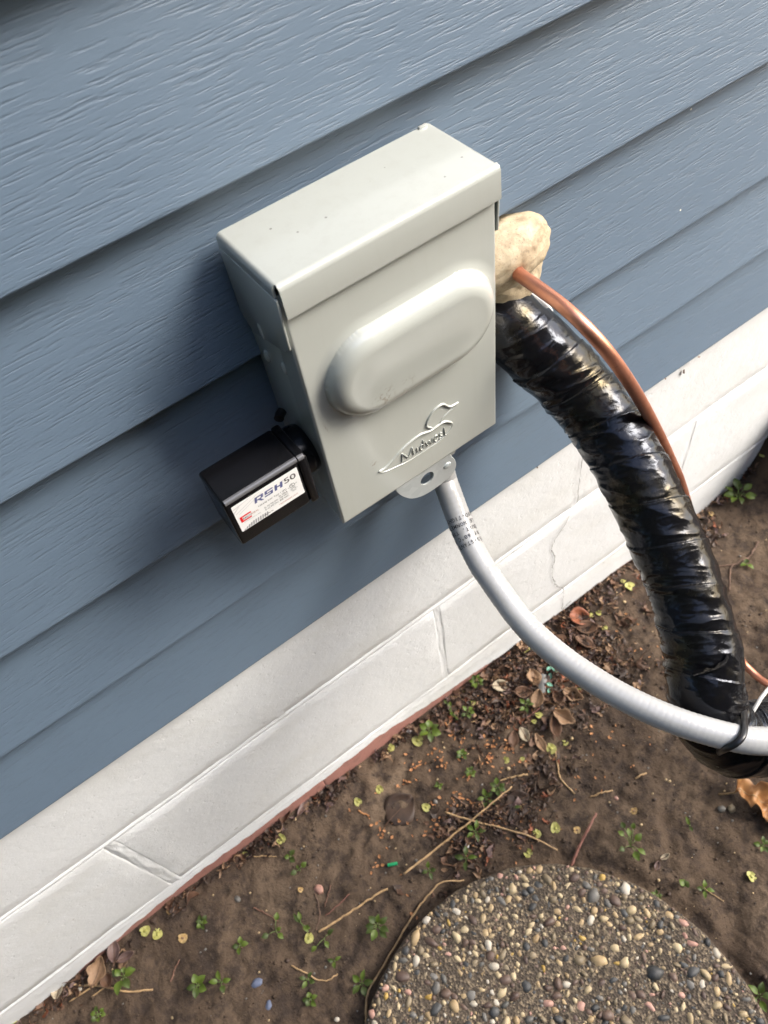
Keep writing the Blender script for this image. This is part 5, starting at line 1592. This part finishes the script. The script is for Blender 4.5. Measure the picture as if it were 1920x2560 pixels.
UU, LL = poly_at(up_, nu), poly_at(lo_, nu)
c0 = np.array(up_[0])
vs = []
for i in range(nu):
    t = i / (nu - 1)
    for j in range(nv):
        w = j / (nv - 1)
        q = UU[i] * (1 - w) + LL[i] * w
        s_ = abs(w - 0.5) * 2
        z = 0.005 + 0.016 * s_ ** 1.6 * (0.55 + 0.45 * math.sin(15 * t + (2.2 if w > 0.5 else 0))) + 0.010 * math.sin(3.0 * t + .5) + 0.0016 * math.sin(26 * t + 9 * w) + 0.003 * (1 - s_) * math.sin(22 * t)
        vs.append((q[0], q[1], float(ground_h(q[0], q[1], False)) + z))
mb = MB(); mb.add(vs, [(i * nv + j, (i + 1) * nv + j, (i + 1) * nv + j + 1, i * nv + j + 1) for i in range(nu - 1) for j in range(nv - 1)])
b = mb.build('blade', M['oak'], t_, smooth=True)
s = b.modifiers.new('thick', 'SOLIDIFY'); s.thickness = 0.0005
mid = np.array([vs[i * nv + nv // 2] for i in range(nu)]) + [0, 0, 0.0004]
pt = (0.5246,-0.2961)
mb = MB(); mb.tube(np.vstack([[(pt[0], pt[1], gh(*pt) + 0.002)], mid]), np.linspace(0.0011, 0.0004, nu + 1), 8)
mb.build('stalk', M['straw'], t_, smooth=True)


def small_stone(xy, r_, mat, name, label, cat, sq=(1, .8, .6), sd_=1):
    x, y = xy
    bm = bmesh.new(); bmesh.ops.create_icosphere(bm, subdivisions=3, radius=1.0)
    o1 = Vector((sd_ * 3.1, sd_, 2))
    for v in bm.verts:
        k = 1 + 0.25 * mnoise.noise(v.co.normalized() * 1.5 + o1) + .08 * mnoise.noise(v.co.normalized() * 4 + o1)
        v.co = Vector((v.co.x * sq[0], v.co.y * sq[1], v.co.z * sq[2])) * k * r_
    z = gh(x, y) + r_ * sq[2] * 0.35
    mb = MB(); mb.bm(bm, mat=Matrix.Translation((x, y, z)) @ Matrix.Rotation(sd_, 4, 'Z')); bm.free()
    return tag(mb.build(name, M[mat] if isinstance(mat, str) else mat, smooth=True, loc=(x, y, z)), label, cat)


small_stone((0.0639,-0.0850), 0.0065, M['peb'][6], 'stone', 'pink stone on the soil left of the thick straw', 'stone', sd_=2)
small_stone((-0.0484,-0.1243), 0.0070, 'blue_stone', 'stone', 'blue grey stone sunk in the soil left of the curved straw', 'stone', (1, .6, .3), 3)
small_stone((-0.0485,-0.1512), 0.0050, 'blue_stone', 'stone', 'smaller blue grey stone near the bottom edge of the picture', 'stone', (1, .7, .4), 4)
small_stone((-0.0225,-0.0344), 0.0042, M['peb'][4], 'stone', 'grey stone in a small hollow below the red strip', 'stone', sd_=5)
small_stone((0.2694,0.0040), 0.0040, 'white_stone', 'stone', 'white stone in the soil at the foot of the foundation', 'stone', sd_=6)
small_stone((0.2389,-0.1552), 0.0038, 'white_stone', 'stone', 'white stone above the rim of the stepping stone', 'stone', (1.5, .7, .7), 7)
small_stone((0.4243,-0.2235), 0.0030, M['peb'][6], 'stone', 'tiny pinkish shiny stone on bare soil right of the litter', 'stone', sd_=8)
small_stone((0.5131,-0.3099), 0.0050, M['peb'][4], 'stone', 'left one of two dull stones below the oak leaf', 'stone', sd_=9)
small_stone((0.5230,-0.3166), 0.0052, M['peb'][7], 'stone', 'right one of two dull stones below the oak leaf', 'stone', sd_=10)
small_stone((0.0072,-0.2083), 0.0030, M['peb'][1], 'stone', 'tiny pale stone at the bottom edge left of the stepping stone', 'stone', sd_=12)
small_stone((-0.2240,-0.0036), 0.0034, M['peb'][1], 'stone', 'small cream stone under the forked twig', 'stone', sd_=13)

# scraps
x, y = (0.1533,-0.1159)
mb = MB(); z = gh(x, y) + 0.002
d = np.array((0.1587,-0.1187)) - np.array((0.1478,-0.1131))
mb.tube([(x - d[0] / 2, y - d[1] / 2, z), (x, y, z + .0005), (x + d[0] / 2, y + d[1] / 2, z)], 0.0021, 10)
tag(mb.build('plastic_bit', M['green_plastic'], auto=40, loc=(x, y, z)), 'short bright green plastic piece on the soil left of the stone', 'plastic scrap')
a0, a1 = np.array((0.4628,-0.0467)), np.array((0.4441,-0.0660))
dv = (a1 - a0); pl = np.array([-dv[1], dv[0]]) / np.linalg.norm(dv) * 0.0055
mb = MB(); zz = gh(*((a0 + a1) / 2)) + 0.006
vs = []
for t in np.linspace(0, 1, 8):
    for s_ in (-1, -.3, .3, 1):
        q = a0 + dv * t + pl * s_
        vs.append((q[0], q[1], zz + 0.0018 * (1 - s_ * s_) + 0.001 * math.sin(t * 5)))
mb.add(vs, [(i * 4 + j, (i + 1) * 4 + j, (i + 1) * 4 + j + 1, i * 4 + j + 1) for i in range(7) for j in range(3)])
o = mb.build('grey_strip', M['grey_scrap'], smooth=True, loc=(a0[0], a0[1], zz))
tag(o, 'dark grey strip standing in the leaf litter under the conduit', 'scrap')
mb = MB()
for k, (qx, qy) in enumerate(((0.4745,-0.0455), (0.4785,-0.0505), (0.4804,-0.0553), (0.4685,-0.0556), (0.4599,-0.0637), (0.4536,-0.0694))):
    v, f = leaf_sheet(0.009, 0.0026, 5, 4, .8, 0, 60 + k)
    mb.add(place(v, qx, qy, gh(qx, qy) + .005, k * 1.3, .2, .3), f)
o = mb.build('teal_scrap', M['teal'], smooth=True, loc=tuple(np.array([*(0.4691,-0.0560), 0.01])))
tag(o, 'shredded teal plastic scrap beside the grey strip under the conduit', 'plastic scrap')

# bits of old web and caulk hanging from the bottom edge of the siding
for k, ((wx, wz), hl, lb) in enumerate((((0.70418,0.41108), 0.006, 'dry fleck under the siding edge right of the copper pipe'), ((0.69085,0.39505), 0.009, 'dangling brown fleck on the white block right of the copper pipe'), ((0.65346,0.41340), 0.006, 'brown fleck under the siding edge nearest the copper pipe'), ((0.47543,0.41326), 0.006, 'brown fleck under the siding edge left of the black bundle'))):
    mb = MB()
    v, f = leaf_sheet(hl, hl * 0.16, 5, 3, .8, 0, 90 + k)
    mb.add(place(v, wx, YB - 0.0022 if k == 1 else 0.003, wz - hl * 0.3, 0.3 * k, 1.3 if k % 2 else .5, 0.4), f)
    o = mb.build('debris_fleck', M['leaf_brown'], smooth=True, loc=(wx, 0.003, wz))
    tag(o, lb, 'fleck', 'flecks along the siding edge')
